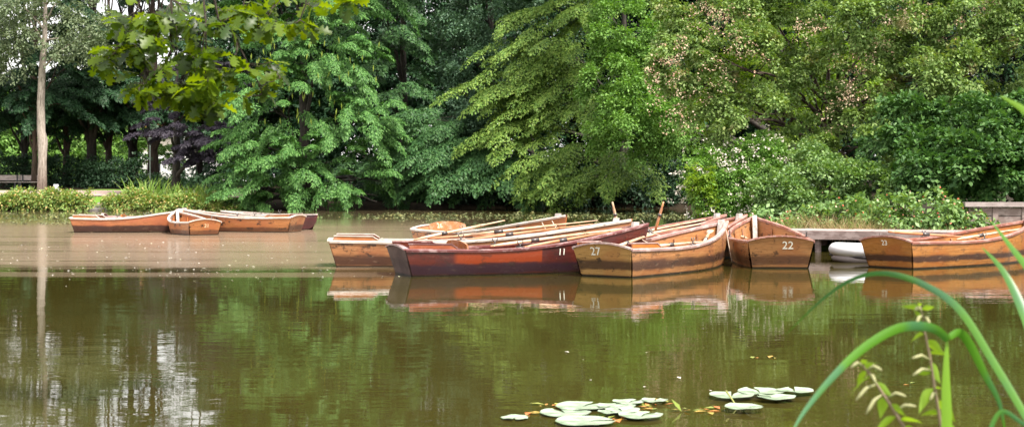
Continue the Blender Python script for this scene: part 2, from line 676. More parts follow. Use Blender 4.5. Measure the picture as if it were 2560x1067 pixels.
def strip(name, pts_lo, pts_hi, m, lift=.02):
    """a sheet laid on the ground between two lines"""
    rings = []
    for a, c in zip(pts_lo, pts_hi):
        row = []
        for k in range(5):
            x = a[0] + (c[0] - a[0]) * k / 4
            y = a[1] + (c[1] - a[1]) * k / 4
            row.append((x, y, gz(x, y) + lift))
        rings.append(row)
    mb = MB()
    mb.loft(rings)
    return tag(mb.build(name, m, None, True), kind='structure')


xsP = np.arange(-75, -8, 1.5)
xsP = np.arange(-75, -13.5, 1.5)
strip('path', [(x, 81.2) for x in xsP], [(x, 86.2) for x in xsP], plain('path_gravel', (.36, .27, .24), .95, .1, .15, 3), .06)
mb = MB()
rx = at(250, 515, 74).x
mb.add([(rx - .65, 73.7, .10), (rx + .65, 73.7, .10), (rx + .6, 75.8, .42), (rx - .6, 75.8, .42), (rx - .65, 73.7, -.3), (rx + .65, 73.7, -.3), (rx + .6, 75.8, .1), (rx - .6, 75.8, .1)],
       [(0, 1, 2, 3), (4, 5, 1, 0), (5, 6, 2, 1), (6, 7, 3, 2), (7, 4, 0, 3)])
tag(mb.build('ramp', plain('grey_concrete', (.17, .155, .15), .9, .2, .15, 5)), kind='structure')

# ================================================================== leaf colours
LM = {
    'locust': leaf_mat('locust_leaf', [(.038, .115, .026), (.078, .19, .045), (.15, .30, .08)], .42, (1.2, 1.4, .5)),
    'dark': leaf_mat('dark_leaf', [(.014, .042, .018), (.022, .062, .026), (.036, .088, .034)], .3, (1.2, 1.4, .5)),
    'grey': leaf_mat('greyish_leaf', [(.07, .14, .085), (.11, .20, .12), (.16, .26, .16)], .3, (1.1, 1.3, .6)),
    'horn': leaf_mat('hornbeam_leaf', [(.08, .16, .03), (.14, .24, .045), (.24, .34, .07)], .4, (1.4, 1.4, .4)),
    'beech': leaf_mat('deep_green_leaf', [(.030, .085, .03), (.05, .125, .04), (.085, .18, .055)], .35, (1.3, 1.4, .5)),
    'green': leaf_mat('fresh_green_leaf', [(.08, .18, .03), (.13, .26, .05), (.20, .34, .08)], .42, (1.3, 1.4, .4)),
    'haw': leaf_mat('hawthorn_leaf', [(.09, .165, .038), (.16, .255, .065), (.26, .35, .12)], .38, (1.4, 1.4, .4), second=(.27, .24, .11), nscale=.8, second_at=(.62, .72)),
    'broad': leaf_mat('broad_leaf', [(.035, .09, .025), (.06, .14, .035), (.11, .21, .055)], .35, (1.3, 1.4, .5)),
    'lime': leaf_mat('lime_leaf', [(.10, .20, .02), (.17, .28, .03), (.24, .34, .04)], .5, (1.3, 1.3, .4)),
    'copper': leaf_mat('copper_leaf', [(.026, .022, .034), (.044, .036, .052), (.066, .055, .074)], .25, (1.2, .9, 1.0)),
    'poplar': leaf_mat('grey_green_leaf', [(.10, .14, .07), (.15, .20, .11), (.22, .26, .16)], .4, (1.2, 1.3, .7)),
    'bank': leaf_mat('bank_leaf', [(.09, .17, .04), (.16, .26, .06), (.25, .34, .09), (.38, .30, .11)], .4, (1.3, 1.3, .4)),
    'rose': leaf_mat('rose_leaf', [(.07, .15, .035), (.13, .24, .06), (.22, .33, .11)], .4, (1.4, 1.4, .4), spec=.5),
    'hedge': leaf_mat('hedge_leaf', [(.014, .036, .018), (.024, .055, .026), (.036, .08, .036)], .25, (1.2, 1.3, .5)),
}
BK = {
    'dark': bark('dark_bark', (.012, .010, .008), (.05, .04, .032)),
    'pale': bark('pale_bark', (.16, .13, .11), (.42, .36, .32)),
    'brown': bark('brown_bark', (.03, .02, .015), (.10, .065, .05)),
}
PINK = leaf_mat('pinkish_haw', [(.54, .38, .28), (.55, .44, .32), (.50, .28, .20), (.32, .36, .18)], .3, (1, 1, 1))
WHITE = leaf_mat('white_flower', [(.75, .68, .58), (.8, .76, .68), (.62, .5, .42)], .3, (1, 1, 1))
ORANGE = leaf_mat('orange_flower', [(.6, .38, .14), (.62, .46, .22), (.55, .28, .12)], .3, (1, 1, 1))
RED = leaf_mat('red_hip', [(.5, .07, .03), (.6, .25, .16), (.62, .38, .3)], .1, (1, 1, 1))
POD = leaf_mat('seed_pod', [(.22, .30, .05), (.28, .34, .06)], .3, (1, 1, .5))

# ================================================================== trees on the far shore
def gbase(px, Y):
    x = (px - CX) / F * Y
    return (x, Y, gz(x, Y) - .1)


# honey-coloured light locust hanging over the water
lob = [px_lobe(*a) for a in [
    (800, 150, 190, 130, 77, 2.6), (690, 260, 170, 120, 76, 2.4), (900, 300, 130, 120, 76, 2.2), (640, 370, 105, 70, 75.5, 2), (740, 420, 150, 90, 75, 2.2),
    (880, 440, 110, 85, 75.5, 2), (650, 480, 80, 45, 75.2, 1.6), (630, 510, 55, 22, 75, 1.2), (720, 505, 80, 24, 74.8, 1.3), (810, 500, 110, 28, 74.6, 1.4), (900, 495, 70, 30, 75, 1.4), (660, 440, 90, 50, 76, 1.8), (760, 20, 210, 120, 78.5, 3), (720, -170, 230, 160, 79, 3.5), (900, -120, 170, 140, 79, 3)]]
lt = tree('locust_tree', 'broad light green tree with feathery drooping fronds and hanging pods, low over the far water', 'tree', gbase(760, 79), lob,
          LM['locust'], BK['dark'], .15, .07, 4600, 38, 1.7, .38, tr=.32, part_kw=dict(droop=.42, thick=.05, jit=.3, hang=.35), spray_kw=dict(mode='bough', ns=12, outk=.9, axk=.4, bias=(-.08, -.3, .15), droop=.45, flat=.9))
pod_me = None
for _ in range(64):
    p = at(random.uniform(620, 960), random.uniform(90, 320), random.uniform(73.8, 75.2)) - Vector(lt.location)
    if pod_me is None:
        vv, qq = leaf_quads(np.zeros((2, 3)), np.tile((0, 0, -1.), (2, 1)), np.array(((0, -1., 0), (1., 0, 0))), np.full(2, .40), np.full(2, .075), 0)
        pod_me = np_mesh('seed_pod', vv, qq)
    o = link('seed_pod', pod_me, POD, lt)
    o.location = p
    o.rotation_euler = (random.gauss(0, .12), random.gauss(0, .12), random.uniform(0, 3))

# copper beech at the left of it
lob = [px_lobe(*a) for a in [(480, 330, 95, 60, 82, 2.0), (540, 345, 70, 45, 81.5, 1.8), (420, 320, 50, 40, 82, 1.4), (460, 230, 80, 80, 83, 2), (540, 200, 90, 110, 83.5, 2), (500, 380, 80, 30, 81.5, 1.5)]]
tree('copper_beech', 'small copper beech with dark purple foliage between the far bank trees', 'tree', gbase(442, 83.5), lob, LM['copper'], BK['dark'], .15, .09, 900, 34, 1.5, .38, tr=.28,
     part_kw=dict(droop=.25, thick=.05), spray_kw=dict(mode='bough', ns=10, bias=(-.2, -.3, 0), droop=.2))

# tall pale trunk, far left
base = Vector(gbase(105, 85))
root = empty('poplar_tree', base, 0, 'tall slender tree with pale grey trunk and thin grey green crown, far left bank', 'tree')
mb = MB()
pp = [at(105, 478, 85) - base, at(106, 400, 85) - base, at(107, 350, 85) - base, at(103, 330, 85) - base, at(102, 260, 85) - base, at(106, 160, 85) - base, at(112, 90, 85) - base, at(113, 20, 85) - base, at(110, -80, 85) - base, at(115, -230, 85) - base]
pp[0].z -= .4
mb.tube(pp, [.30, .25, .30, .25, .23, .20, .15, .12, .10, .04], 12)
for a, c, r in [((108, 170), (165, 118), .07), ((165, 118), (225, 92), .05), ((112, 105), (150, 95), .05), ((112, 80), (60, 20), .06), ((112, 60), (140, 10), .06), ((110, 110), (75, 50), .05), ((112, 20), (180, -60), .06)]:
    pth = limb_path(at(*a, 85) - base, at(*c, 84.6) - base, .06, 4)
    mb.tube(pth, [r, r * .9, r * .8, r * .7, r * .5], 6)
mb.build('trunk', BK['pale'], root, True)
lob = [px_lobe(*a) for a in [(60, 90, 75, 60, 85, 1.6), (30, 150, 50, 40, 85, 1.2), (190, 110, 80, 45, 85, 1.6), (230, 60, 75, 60, 85, 1.6), (130, 20, 110, 70, 85, 2), (30, 0, 70, 70, 85, 1.6), (120, -120, 140, 110, 85, 2.2), (20, 80, 40, 80, 86, 1), (250, 120, 40, 40, 84.5, 1)]]
parts = []
for c, r in lob:
    P, D = lobe_sprays(c, r, 80, base, clump=5, spread=.3, back=.8, inner=.9)
    parts.append(plates(P, D, RNG.uniform(.5, 1.1, 80) * .9, .5, 26, .15, .10, .3, .15, .5))
foliage('crown', root, LM['poplar'], parts)

# darker wood behind on the left: two shapes of tree, copied with turns
dark_labels = [
    ('dark layered tree whose black trunk stands behind the left bench', 60, 93), ('dark layered tree whose brown trunk rises just right of the pale trunk', 165, 95),
    ('dark layered tree with thick black trunk beside the bright gap in the wood', 228, 92.5), ('dark layered tree with brown trunk left of the lamp post', 272, 97),
    ('dark layered tree with broad crown between lamp post and brown trunk', 330, 99), ('dark layered tree with stout brown trunk beside the white house', 384, 93.5),
    ('dark thin tree in front of the house right of the purple beech trunk', 500, 100), ('dark slim tree with reddish trunk close behind the tall pale trunk', 86, 88.5)]


def dark_tree(px, Y, label, tr, mt):
    bx = gbase(px, Y)
    h = 18 + random.uniform(-1.5, 1.5)
    lobs = []
    for zf, rr in ((.30, 2.4), (.40, 2.9), (.56, 2.8), (.74, 2.5), (.90, 1.9)):
        for s in (-1, 1):
            lobs.append(((bx[0] + s * rr * .55 + random.uniform(-.4, .4), Y - random.uniform(0, 1.2), bx[2] + h * zf + random.uniform(-.5, .5)), (rr * .8, rr * .8, 1.35)))
    return tree('dark_tree', label, 'tree', bx, lobs, LM['dark'], mt, .19, .11, 1150, 30, 2.0, .36, height=h, tr=tr, weights=[1.5, 1.5, 1.1, 1.1, .62, .62, .55, .55, .55, .55], group='dark trees of the wood behind the far bank', part_kw=dict(droop=.35, thick=.03), spray_kw=dict(mode='bough', ns=12, axk=1.0, bias=(0, -.25, -.1), back=.6))


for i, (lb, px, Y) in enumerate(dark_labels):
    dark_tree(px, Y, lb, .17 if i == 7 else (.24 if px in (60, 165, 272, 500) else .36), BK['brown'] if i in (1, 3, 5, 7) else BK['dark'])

# sunlit trees far behind the wood
far_lab = ['sunlit yellow green tree glowing through the gap left of the black trunk', 'sunlit yellow green tree seen between the black trunk and the lamp post',
           'sunlit yellow green tree behind the pale trunk at the far left', 'sunlit green tree standing beside the white house', 'sunlit green tree behind the left bench, deep in the wood']
for lb, px, Y in zip(far_lab, (190, 262, 45, 340, -40), (122, 125, 120, 118, 126)):
    bx = gbase(px, Y)
    lobs = [((bx[0] + random.uniform(-1, 1), Y, bx[2] + z), (2.6, 2.2, 1.9)) for z in (2.0, 4.2, 6.4)]
    tree('sunlit_tree', lb, 'tree', bx, lobs, LM['green'], BK['brown'], .28, .18, 300, 34, 1.3, .4, tr=.2, group='sunlit trees behind the wood', height=8)

# middle group
lob = [px_lobe(*a) for a in [(1000, 120, 110, 110, 84, 2.5), (1020, 260, 110, 100, 83, 2.5), (950, 0, 130, 110, 85, 3), (1050, 380, 110, 90, 81.5, 2.2), (1000, -170, 170, 150, 86, 3.2), (1000, 440, 70, 35, 81, 1.6), (930, 420, 60, 50, 82, 1.5)]]
tree('shadowy_tree', 'deep green shady tree between the feathery light tree and the grey green crown', 'tree', gbase(1010, 86), lob, LM['beech'], BK['dark'], .17, .10, 1700, 34, 2.0, .36, tr=.3,
     part_kw=dict(droop=.35, thick=.03), spray_kw=dict(mode='bough', ns=12, axk=.6, bias=(.1, -.35, -.05)))
lob = [px_lobe(*a) for a in [(1170, 120, 90, 70, 82.5, 2.2), (1220, 30, 120, 80, 83, 2.5), (1150, 230, 80, 80, 82, 2), (1240, 190, 80, 90, 82, 2), (1210, 320, 90, 60, 81, 2), (1200, -130, 170, 130, 84, 3.2)]]
tree('grey_leaved_tree', 'tall tree with dull bluish grey green crown in the middle of the far shore', 'tree', gbase(1230, 86), lob, LM['grey'], BK['dark'], .15, .11, 2000, 34, .85, .5, tr=.3,
     part_kw=dict(droop=.2, thick=.16, jit=.55), spray_kw=dict(mode='dome', bias=(0, -.25, .1)))
lob = [px_lobe(*a) for a in [(1370, 120, 120, 60, 78, 2.6), (1330, 200, 120, 50, 77.5, 2.6), (1400, 260, 130, 55, 77, 2.6), (1350, 320, 120, 45, 76.5, 2.4), (1420, 30, 130, 60, 79, 2.8), (1440, 190, 90, 90, 78, 2.4),
                              (1470, 390, 130, 50, 75.5, 2.4), (1440, 450, 95, 30, 74.5, 2.0), (1570, 415, 90, 30, 74.5, 2), (1430, -110, 170, 110, 80, 3.2)]]
tree('hornbeam_tree', 'yellow green tree with long layered boughs sweeping left and down over the dark water', 'tree', gbase(1560, 84.5), lob, LM['horn'], BK['dark'], .155, .085, 3200, 32, 2.9, .34, tr=.35,
     part_kw=dict(droop=.3, thick=.025, jit=.28, hang=.22), spray_kw=dict(mode='bough', ns=14, outk=.35, axk=.7, bias=(-.75, -.45, -.12), droop=.34))
lob = [px_lobe(*a) for a in [(1090, 300, 110, 45, 79, 2.4), (1120, 370, 130, 45, 78, 2.4), (1200, 420, 130, 50, 77.5, 2.2), (1270, 380, 120, 50, 77.5, 2.2), (1300, 440, 110, 36, 76.5, 2), (1120, 430, 90, 32, 78.5, 1.8)]]
tree('overhanging_beech', 'dark green tree with flat ragged sprays hanging low over the shadowed water', 'tree', gbase(1330, 85), lob, LM['beech'], BK['dark'], .155, .085, 1900, 32, 2.7, .34, tr=.3,
     part_kw=dict(droop=.32, thick=.025, jit=.28, hang=.22), spray_kw=dict(mode='bough', ns=14, outk=.35, axk=.5, bias=(-.75, -.45, -.15), droop=.36))
lob = [px_lobe(*a) for a in [(1560, 90, 110, 90, 72, 2.4), (1540, 200, 100, 80, 71, 2.4), (1600, 300, 110, 90, 70, 2.4), (1650, 180, 100, 110, 72, 2.4), (1580, 345, 95, 45, 70, 2.2), (1670, 310, 70, 55, 69, 2), (1560, -100, 170, 120, 74, 3.2)]]
tree('green_oak', 'fresh green full leaved tree left of the pinkish hawthorn', 'tree', gbase(1950, 75), lob, LM['green'], BK['dark'], .145, .095, 2600, 34, .9, .45, tr=.35,
     part_kw=dict(droop=.25, thick=.12, jit=.45), spray_kw=dict(mode='dome', bias=(-.15, -.25, .1)))
# wood closing the view behind the middle and right
wl = ['dark tree filling the gap behind the light feathery tree', 'dark tree filling the gap behind the shady tree', 'dark tree behind the grey green crown', 'dark tree behind the sweeping yellow green boughs',
      'dark tree behind the fresh green crown', 'dark tree behind the hawthorn, its left side', 'dark tree behind the hawthorn, its middle', 'dark tree behind the hawthorn, its right side', 'dark tree closing the wood at the right end', 'dark tree deep behind the left edge of the feathery tree']
proto = None
for lb, px, Y in zip(wl, (720, 960, 1190, 1430, 1670, 1900, 2130, 2360, 2560, 650), (99, 97, 98, 96, 95, 92, 88, 90, 86, 108)):
    bx = gbase(px, Y)
    if proto is None:
        lobs = []
        for z, rr in ((2.0, 3.0), (4.6, 3.4), (7.5, 3.6), (10.5, 3.6), (13.5, 3.2), (16.5, 2.5)):
            for s in (-1, 1):
                lobs.append(((bx[0] + s * rr * .5, Y + random.uniform(-1, 1), bx[2] + z), (rr * .85, rr * .8, 2.0)))
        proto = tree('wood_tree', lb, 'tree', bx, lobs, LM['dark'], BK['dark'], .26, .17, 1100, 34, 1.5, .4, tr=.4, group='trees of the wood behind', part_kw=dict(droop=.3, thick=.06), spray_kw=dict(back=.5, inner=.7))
    else:
        o = copy_tree(proto)
        o.location = bx
        o.rotation_euler = (0, 0, random.uniform(-.6, .6))
        s = random.uniform(.9, 1.12)
        o.scale = (s, s, s * random.uniform(.95, 1.1))
        o['label'] = lb

for lb, px, Y in (('dark tree in the gap between the fresh green crown and the white blossom shrub', 1705, 93), ('dark tree deep in the wood behind the far left bench', -20, 134), ('dark tree deep in the wood behind the pale trunk', 70, 138), ('dark tree deep in the wood behind the litter bin', 150, 135),
                  ('dark tree deep in the wood behind the black trunk', 235, 139), ('dark tree deep in the wood behind the lamp post', 325, 136), ('dark tree deep in the wood just left of the white house', 420, 156)):
    o = copy_tree(proto)
    o.location = gbase(px, Y)
    o.rotation_euler = (0, 0, random.uniform(-.6, .6))
    s = random.uniform(.85, .95)
    o.scale = (s * 1.2, s, s * (.48 if px < 1000 else 1.0))
    o['label'] = lb
for i, px in enumerate((640, 840, 1060, 1300, 1550, 1790, 2020, 2250, 2480)):
    o = copy_tree(proto)
    o.location = gbase(px, 112 + random.uniform(-3, 3))
    o.rotation_euler = (0, 0, random.uniform(-.6, .6))
    o.scale = (1.15, 1, 1.05)
    o['label'] = 'dark tree of the hindmost row in the wood behind the shore'
# dark undergrowth shrubs along the wood edge, left
ul = ['low dark shrub behind the left bench', 'low dark shrub between the two benches', 'low dark shrub right of the pale trunk', 'low dark shrub behind the litter bin', 'low dark shrub under the black trunk', 'low dark shrub under the bright gap',
      'low dark shrub left of the lamp post', 'low dark shrub at the foot of the lamp post', 'low dark shrub in front of the white house', 'low dark shrub under the purple beech', 'low dark shrub where the path meets the light feathery tree']


def shrub(name, label, cat, base, w, h, lm, ll, lw, n, M, L, group, extra=None, ek=60, es=.07, W=.5, kw={}, d=None):
    b = Vector(base)
    root = empty(name, b, 0, label, cat, group)
    mb = MB()
    for _ in range(7):
        e = Vector((random.uniform(-.4, .4) * w, random.uniform(-.3, .3) * w, h * random.uniform(.5, .8)))
        pth = limb_path((random.uniform(-.1, .1), random.uniform(-.1, .1), -.1), e, .05, 4)
        mb.tube(pth, [.02 + .01 * h, .02, .015, .012, .008], 5)
    mb.build('stem', BK['brown'], root, True)
    parts = []
    kk = max(3, int(w / h * 2.2))
    for i in range(kk):
        cx = b.x + (i + .5 - kk / 2) / kk * w * .85
        hh = h * random.uniform(.75, 1.0)
        P, D = lobe_sprays((cx, b.y + random.uniform(-.15, .15) * w, b.z + hh * .5), (max(w / kk * .75, .25 * h), d or .35 * w, hh * .5), max(5, n // kk), b, **dict(dict(clump=5, bottom=.8, back=.5, inner=.6), **kw))
        parts.append(plates(P, D, RNG.uniform(.6, 1.2, len(P)) * L, W, M, ll, lw, .25, .15, .5))
    foliage('foliage', root, lm, parts)
    if extra is not None:
        allp = np.concatenate([p[0] for p in parts])
        top = allp[(allp[:, 1] < b.y + .1 * w)]
        sel = top[RNG.integers(0, len(top), ek)] + np.array((0, -.06, .05))
        q = unit(RNG.normal(0, 1, (ek, 3)) + np.array((0, -1, .3)))
        vv, qq = leaf_quads(sel, RNG.normal(0, 1, (ek, 3)), q, np.full(ek, es), np.full(ek, es), 0)
        o = link('blossom', np_mesh('blossom', vv - np.array(b), qq), extra, root)
    return root


for lb, px in zip(ul, (5, 62, 128, 170, 222, 268, 318, 366, 415, 470, 530)):
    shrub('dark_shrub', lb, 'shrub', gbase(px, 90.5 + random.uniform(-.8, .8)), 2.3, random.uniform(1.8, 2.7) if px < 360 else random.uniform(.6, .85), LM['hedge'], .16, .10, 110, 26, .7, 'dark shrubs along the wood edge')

for i, px in enumerate((930, 1010, 1090, 1170, 1250, 1330, 1410, 1490, 1570, 1650, 1720)):
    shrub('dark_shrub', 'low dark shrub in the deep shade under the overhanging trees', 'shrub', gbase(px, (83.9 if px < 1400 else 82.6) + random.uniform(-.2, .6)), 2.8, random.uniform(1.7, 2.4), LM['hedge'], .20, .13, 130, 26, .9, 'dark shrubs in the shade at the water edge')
# bank plants
bl = ['leafy bank plant at the far left edge of the water', 'leafy bank plant with orange bloom left of the pale trunk', 'leafy bank plant below the pale trunk', 'tall green bank plant right below the pale trunk', 'leafy bank plant below the litter bin', 'leafy bank plant just left of the concrete ramp',
      'leafy bank plant just right of the concrete ramp', 'leafy bank plant below the tall grass', 'leafy bank plant right of the tall grass', 'orange flecked bank plant below the lamp post', 'leafy bank plant below the white house', 'orange flecked bank plant near the feathery tree', 'leafy bank plant touching the feathery tree']
for lb, px in zip(bl, (10, 48, 85, 125, 160, 195, 305, 345, 385, 430, 475, 520, 562)):
    shrub('bank_plant', lb, 'plant', gbase(px, 74.3 + random.uniform(-.2, .5)), 1.25, random.uniform(.5, .95) if px != 125 else 1.0, LM['bank'], .16, .08, 105, 24, .55, 'leafy plants along the far bank', ORANGE, 45, .10, d=.55)


def grass_tuft(name, base, n, h, spread, m, label=None, cat=None, group=None, w=.02, parent=None, stuff=False):
    b = Vector(base)
    mb = MB()
    for _ in range(n):
        x, y = random.gauss(0, spread), random.gauss(0, spread * .5)
        hh = h * random.uniform(.5, 1.1)
        dx, dy = random.gauss(0, .28) * hh, random.gauss(0, .28) * hh
        ww = w * random.uniform(.6, 1.2)
        a = random.uniform(0, math.pi)
        sx, sy = math.cos(a) * ww, math.sin(a) * ww
        rows = []
        for k, t in enumerate((0, .4, .75, 1)):
            cx, cy, cz = x + dx * t * t, y + dy * t * t, hh * (t - .12 * t * t)
            s = (1, .8, .5, .08)[k]
            rows.append([(cx - sx * s, cy - sy * s, cz), (cx + sx * s, cy + sy * s, cz)])
        mb.loft(rows)
    o = mb.build(name, m, parent)
    o.location = b
    tag(o, label, cat, group)
    return o


GR = leaf_mat('grass_blade', [(.10, .20, .03), (.18, .30, .06), (.28, .34, .10)], .45, (1.3, 1.3, .4))
DRY = leaf_mat('dry_grass_blade', [(.28, .20, .10), (.40, .30, .16), (.22, .24, .08)], .35, (1.1, 1, .6))
for lb, px, h in (('tall pale grass tuft standing above the bank plants beside the lamp post', 372, 1.7), ('smaller grass tuft above the bank plants right of the tall one', 440, 1.35), ('short grass tuft above the bank plants near the feathery tree', 505, 1.3)):
    grass_tuft('grass_tuft', gbase(px, 75.6), 150, h, .55, GR, lb, 'grass', 'grass tufts on the far bank', .045)

# far bank furniture and house
WOODG = wood('grey_timber', (.30, .25, .24), .7, .3, (.42, .36, .35), .5)
DKM = plain('dark_metal', (.03, .03, .035), .5, .5)
for lb, px in (('grey park bench at the far left edge of the bank', 16), ('grey park bench beside the pale trunk', 78)):
    b = Vector(gbase(px, 88.2)); b.z += .1
    r = empty('park_bench', b, 0, lb, 'bench', 'park benches by the far path')
    mb = MB(); mb.box((-.75, -.25, .42), (.75, .2, .47)); mb.build('seat', WOODG, r)
    mb = MB(); mb.box((-.75, .22, .55), (.75, .27, .88)); mb.build('backrest', WOODG, r)
    for s in (-1, 1):
        mb = MB(); mb.box((s * .6 - .04, -.22, 0), (s * .6 + .04, .18, .417)); mb.box((s * .6 - .04, .18, 0), (s * .6 + .04, .217, .88)); mb.build('leg', DKM, r)
b = Vector(gbase(140, 82)); b.z += .1
r = empty('litter_bin', b, 0, 'small pale grey litter bin on the far bank right of the pale trunk', 'bin')
mb = MB(); mb.tube([(0, 0, .12), (0, 0, .18), (0, 0, .62), (0, 0, .66)], [.12, .15, .15, .13], 14); mb.build('body', plain('pale_metal', (.5, .52, .56), .4, .5, .05), r)
mb = MB(); mb.tube([(0, 0, 0), (0, 0, .118)], .05, 8); mb.build('post', DKM, r)
b = Vector(gbase(375, 87))
r = empty('lamp_post', b, 0, 'thin grey green lamp post on the far bank before the dark wood', 'lamp post')
mb = MB(); mb.tube([(0, 0, 0), (0, 0, 1.0), (0, 0, 3.0)], [.05, .035, .03], 8); mb.build('pole', plain('lamp_paint', (.16, .20, .18), .5, .4, .1), r)
mb = MB(); mb.tube([(0, 0, 3.0), (0, 0, 3.06), (0, 0, 3.3), (0, 0, 3.36)], [.05, .14, .16, .04], 12); mb.build('lantern', plain('lamp_glass', (.07, .085, .075), .3, .5, .1), r)

hb = Vector(gbase(478, 128))
r = empty('house', hb, 0, 'white walled house with red brick upper storey glimpsed through the wood', 'house')
WHT = plain('white_render', (.8, .8, .8), .8, .2, .06, 2)
m, nt, b = mat('red_brick')
bt = N(nt, 'ShaderNodeTexBrick')
bt.inputs['Color1'].default_value = (.42, .16, .09, 1)
bt.inputs['Color2'].default_value = (.5, .22, .13, 1)
bt.inputs['Mortar'].default_value = (.5, .45, .4, 1)
bt.inputs['Scale'].default_value = 5
nt.links.new(coords(nt), bt.inputs['Vector'])
nt.links.new(bt.outputs[0], b.inputs['Base Color'])
b.inputs['Roughness'].default_value = .9
mb = MB(); mb.box((-4.6, 0, 0), (4.6, 7, 2.7)); mb.build('wall', WHT, r)
mb = MB(); mb.box((-4.5, .1, 2.7), (4.5, 6.9, 4.8)); mb.build('upper_wall', m, r)
mb = MB(); mb.add([(-4.9, -.4, 4.8), (4.9, -.4, 4.8), (4.9, 7.4, 4.8), (-4.9, 7.4, 4.8), (-4.9, 3.5, 7.6), (4.9, 3.5, 7.6)], [(0, 1, 5, 4), (2, 3, 4, 5), (1, 2, 5), (3, 0, 4), (3, 2, 1, 0)])
mb.build('roof', plain('roof_tile', (.30, .11, .07), .9, .2, .2, 6), r)
GLS = plain('dark_glass', (.02, .025, .03), .08, .6, .1)
for x in (-3.3, -1.1, 1.1, 3.3):
    mb = MB(); mb.box((x - .65, -.06, .9), (x + .65, -.003, 2.2)); w = mb.build('window', WHT, r)
    mb = MB(); mb.box((x - .55, -.09, 1.0), (x - .04, -.063, 2.1)); mb.box((x + .04, -.09, 1.0), (x + .55, -.063, 2.1)); mb.build('pane', GLS, w)
    mb = MB(); mb.box((x - .5, .04, 3.2), (x + .5, .097, 4.3)); w = mb.build('window', WHT, r)
    mb = MB(); mb.box((x - .42, .01, 3.28), (x + .42, .037, 4.22)); mb.build('pane', GLS, w)

# ================================================================== right bank
lob = [px_lobe(*a) for a in [
    (1800, 60, 160, 90, 44, 1.8), (1730, 150, 90, 80, 43, 1.4), (1850, 170, 120, 100, 42.5, 1.6), (1960, 90, 120, 100, 45, 1.8), (1790, 270, 90, 90, 43, 1.3), (1900, 300, 110, 90, 42.5, 1.4),
    (2030, 240, 110, 110, 44, 1.5), (2120, 120, 120, 100, 43, 1.7), (2200, 40, 150, 80, 42, 1.8), (2230, 170, 130, 80, 42.5, 1.6), (2150, 280, 130, 90, 42, 1.5), (2020, 380, 110, 90, 43, 1.4), (2350, 80, 130, 90, 42.5, 1.6),
    (2460, 20, 140, 80, 42, 1.8), (2540, 140, 120, 90, 41, 1.5), (2300, 200, 110, 70, 41.5, 1.4), (2430, 190, 110, 70, 41, 1.4), (2540, 60, 110, 80, 42, 1.5), (2120, 400, 120, 90, 41, 1.3), (1690, 60, 60, 60, 44, 1), (1650, 200, 40, 50, 43.5, .8), (1850, 400, 80, 60, 43, 1.1), (2060, -90, 260, 120, 45, 2.6), (2400, -110, 240, 120, 44, 2.6), (1800, -90, 200, 110, 46, 2.4)]]
haw = tree('hawthorn_tree', 'large wide hawthorn with light green leaves and pinkish fruiting tips on the right bank', 'tree', gbase(2070, 46), lob, LM['haw'], BK['brown'], .105, .072, 5000, 34, .55, .5, tr=.24, height=5.2,
           part_kw=dict(droop=.3, thick=.12, jit=.5), spray_kw=dict(mode='dome', q=13, up=.2, axk=.4, bias=(-.15, -.25, .0), inner=.45))
# pinkish fruiting ends of its sprays
segs = [((1625, 195), (1700, 110)), ((1700, 110), (1800, 40)), ((1640, 235), (1680, 160)), ((1730, 30), (1850, 60)), ((1750, 230), (1800, 160)), ((1840, 110), (1890, 150)), ((1670, 310), (1710, 250)), ((2130, 170), (2180, 120)), ((2180, 110), (2260, 40)),
        ((2260, 40), (2320, 70)), ((2110, 240), (2140, 170)), ((2380, 60), (2460, 40)), ((2480, 10), (2555, 40)), ((2060, 60), (1980, 80)), ((2080, 300), (2130, 230)), ((2390, 140), (2420, 150))]
parts = []
for a, c in segs:
    k = 22
    t = RNG.random(k)
    P = np.array([at(a[0] + (c[0] - a[0]) * s + random.gauss(0, 20), a[1] + (c[1] - a[1]) * s + random.gauss(0, 20), 41.2 + random.uniform(-.5, .5)) for s in t])
    parts.append(plates(P, np.tile((0, -.4, .2), (k, 1)) + RNG.normal(0, .6, (k, 3)), np.full(k, .26), .6, 9, .055, .045, .2, .25, .7))
foliage('fruit_cluster', haw, PINK, parts)
tag(haw.children[-1], kind='stuff')

lob = [px_lobe(*a) for a in [(2420, 330, 110, 80, 37.5, 1.3), (2530, 320, 100, 80, 38, 1.3), (2480, 420, 120, 70, 36.5, 1.2), (2340, 410, 110, 70, 37, 1.1), (2280, 330, 90, 70, 38.5, 1.2), (2560, 400, 70, 90, 37, 1.1)]]
tree('maple_shrub', 'dense bluish green broad leaved small tree above the timber wall at right', 'tree', gbase(2440, 39.5), lob, LM['broad'], BK['dark'], .12, .10, 1500, 34, .6, .45, tr=.12,
     part_kw=dict(droop=.35, thick=.1, jit=.4), spray_kw=dict(mode='dome', q=12, bias=(0, -.3, .1)))
lob = [px_lobe(*a) for a in [(1960, 480, 80, 60, 39, .8), (2060, 480, 90, 60, 38.5, .8), (2160, 470, 90, 60, 38, .8), (2000, 420, 90, 50, 40, .9), (2250, 460, 80, 60, 37.5, .8)]]
tree('elder_shrub', 'mid green leafy shrub spreading low under the hawthorn behind the roses', 'shrub', gbase(2080, 39.8), lob, LM['rose'], BK['brown'], .095, .06, 800, 36, .45, .45, tr=.07, part_kw=dict(droop=.35, thick=.1, jit=.5), spray_kw=dict(mode='dome', q=12, bias=(0, -.3, .1)))
tree('sunlit_shrub', 'yellow green sunlit tree seen through the middle of the hawthorn', 'tree', gbase(1960, 52), [px_lobe(1960, 110, 110, 90, 51, 1.5), px_lobe(1800, 230, 60, 90, 47, 1), px_lobe(2100, 200, 90, 90, 51, 1.3), px_lobe(1990, 280, 90, 60, 51, 1.3)], LM['lime'], BK['brown'], .11, .08, 800, 34, .6, .45, tr=.12)

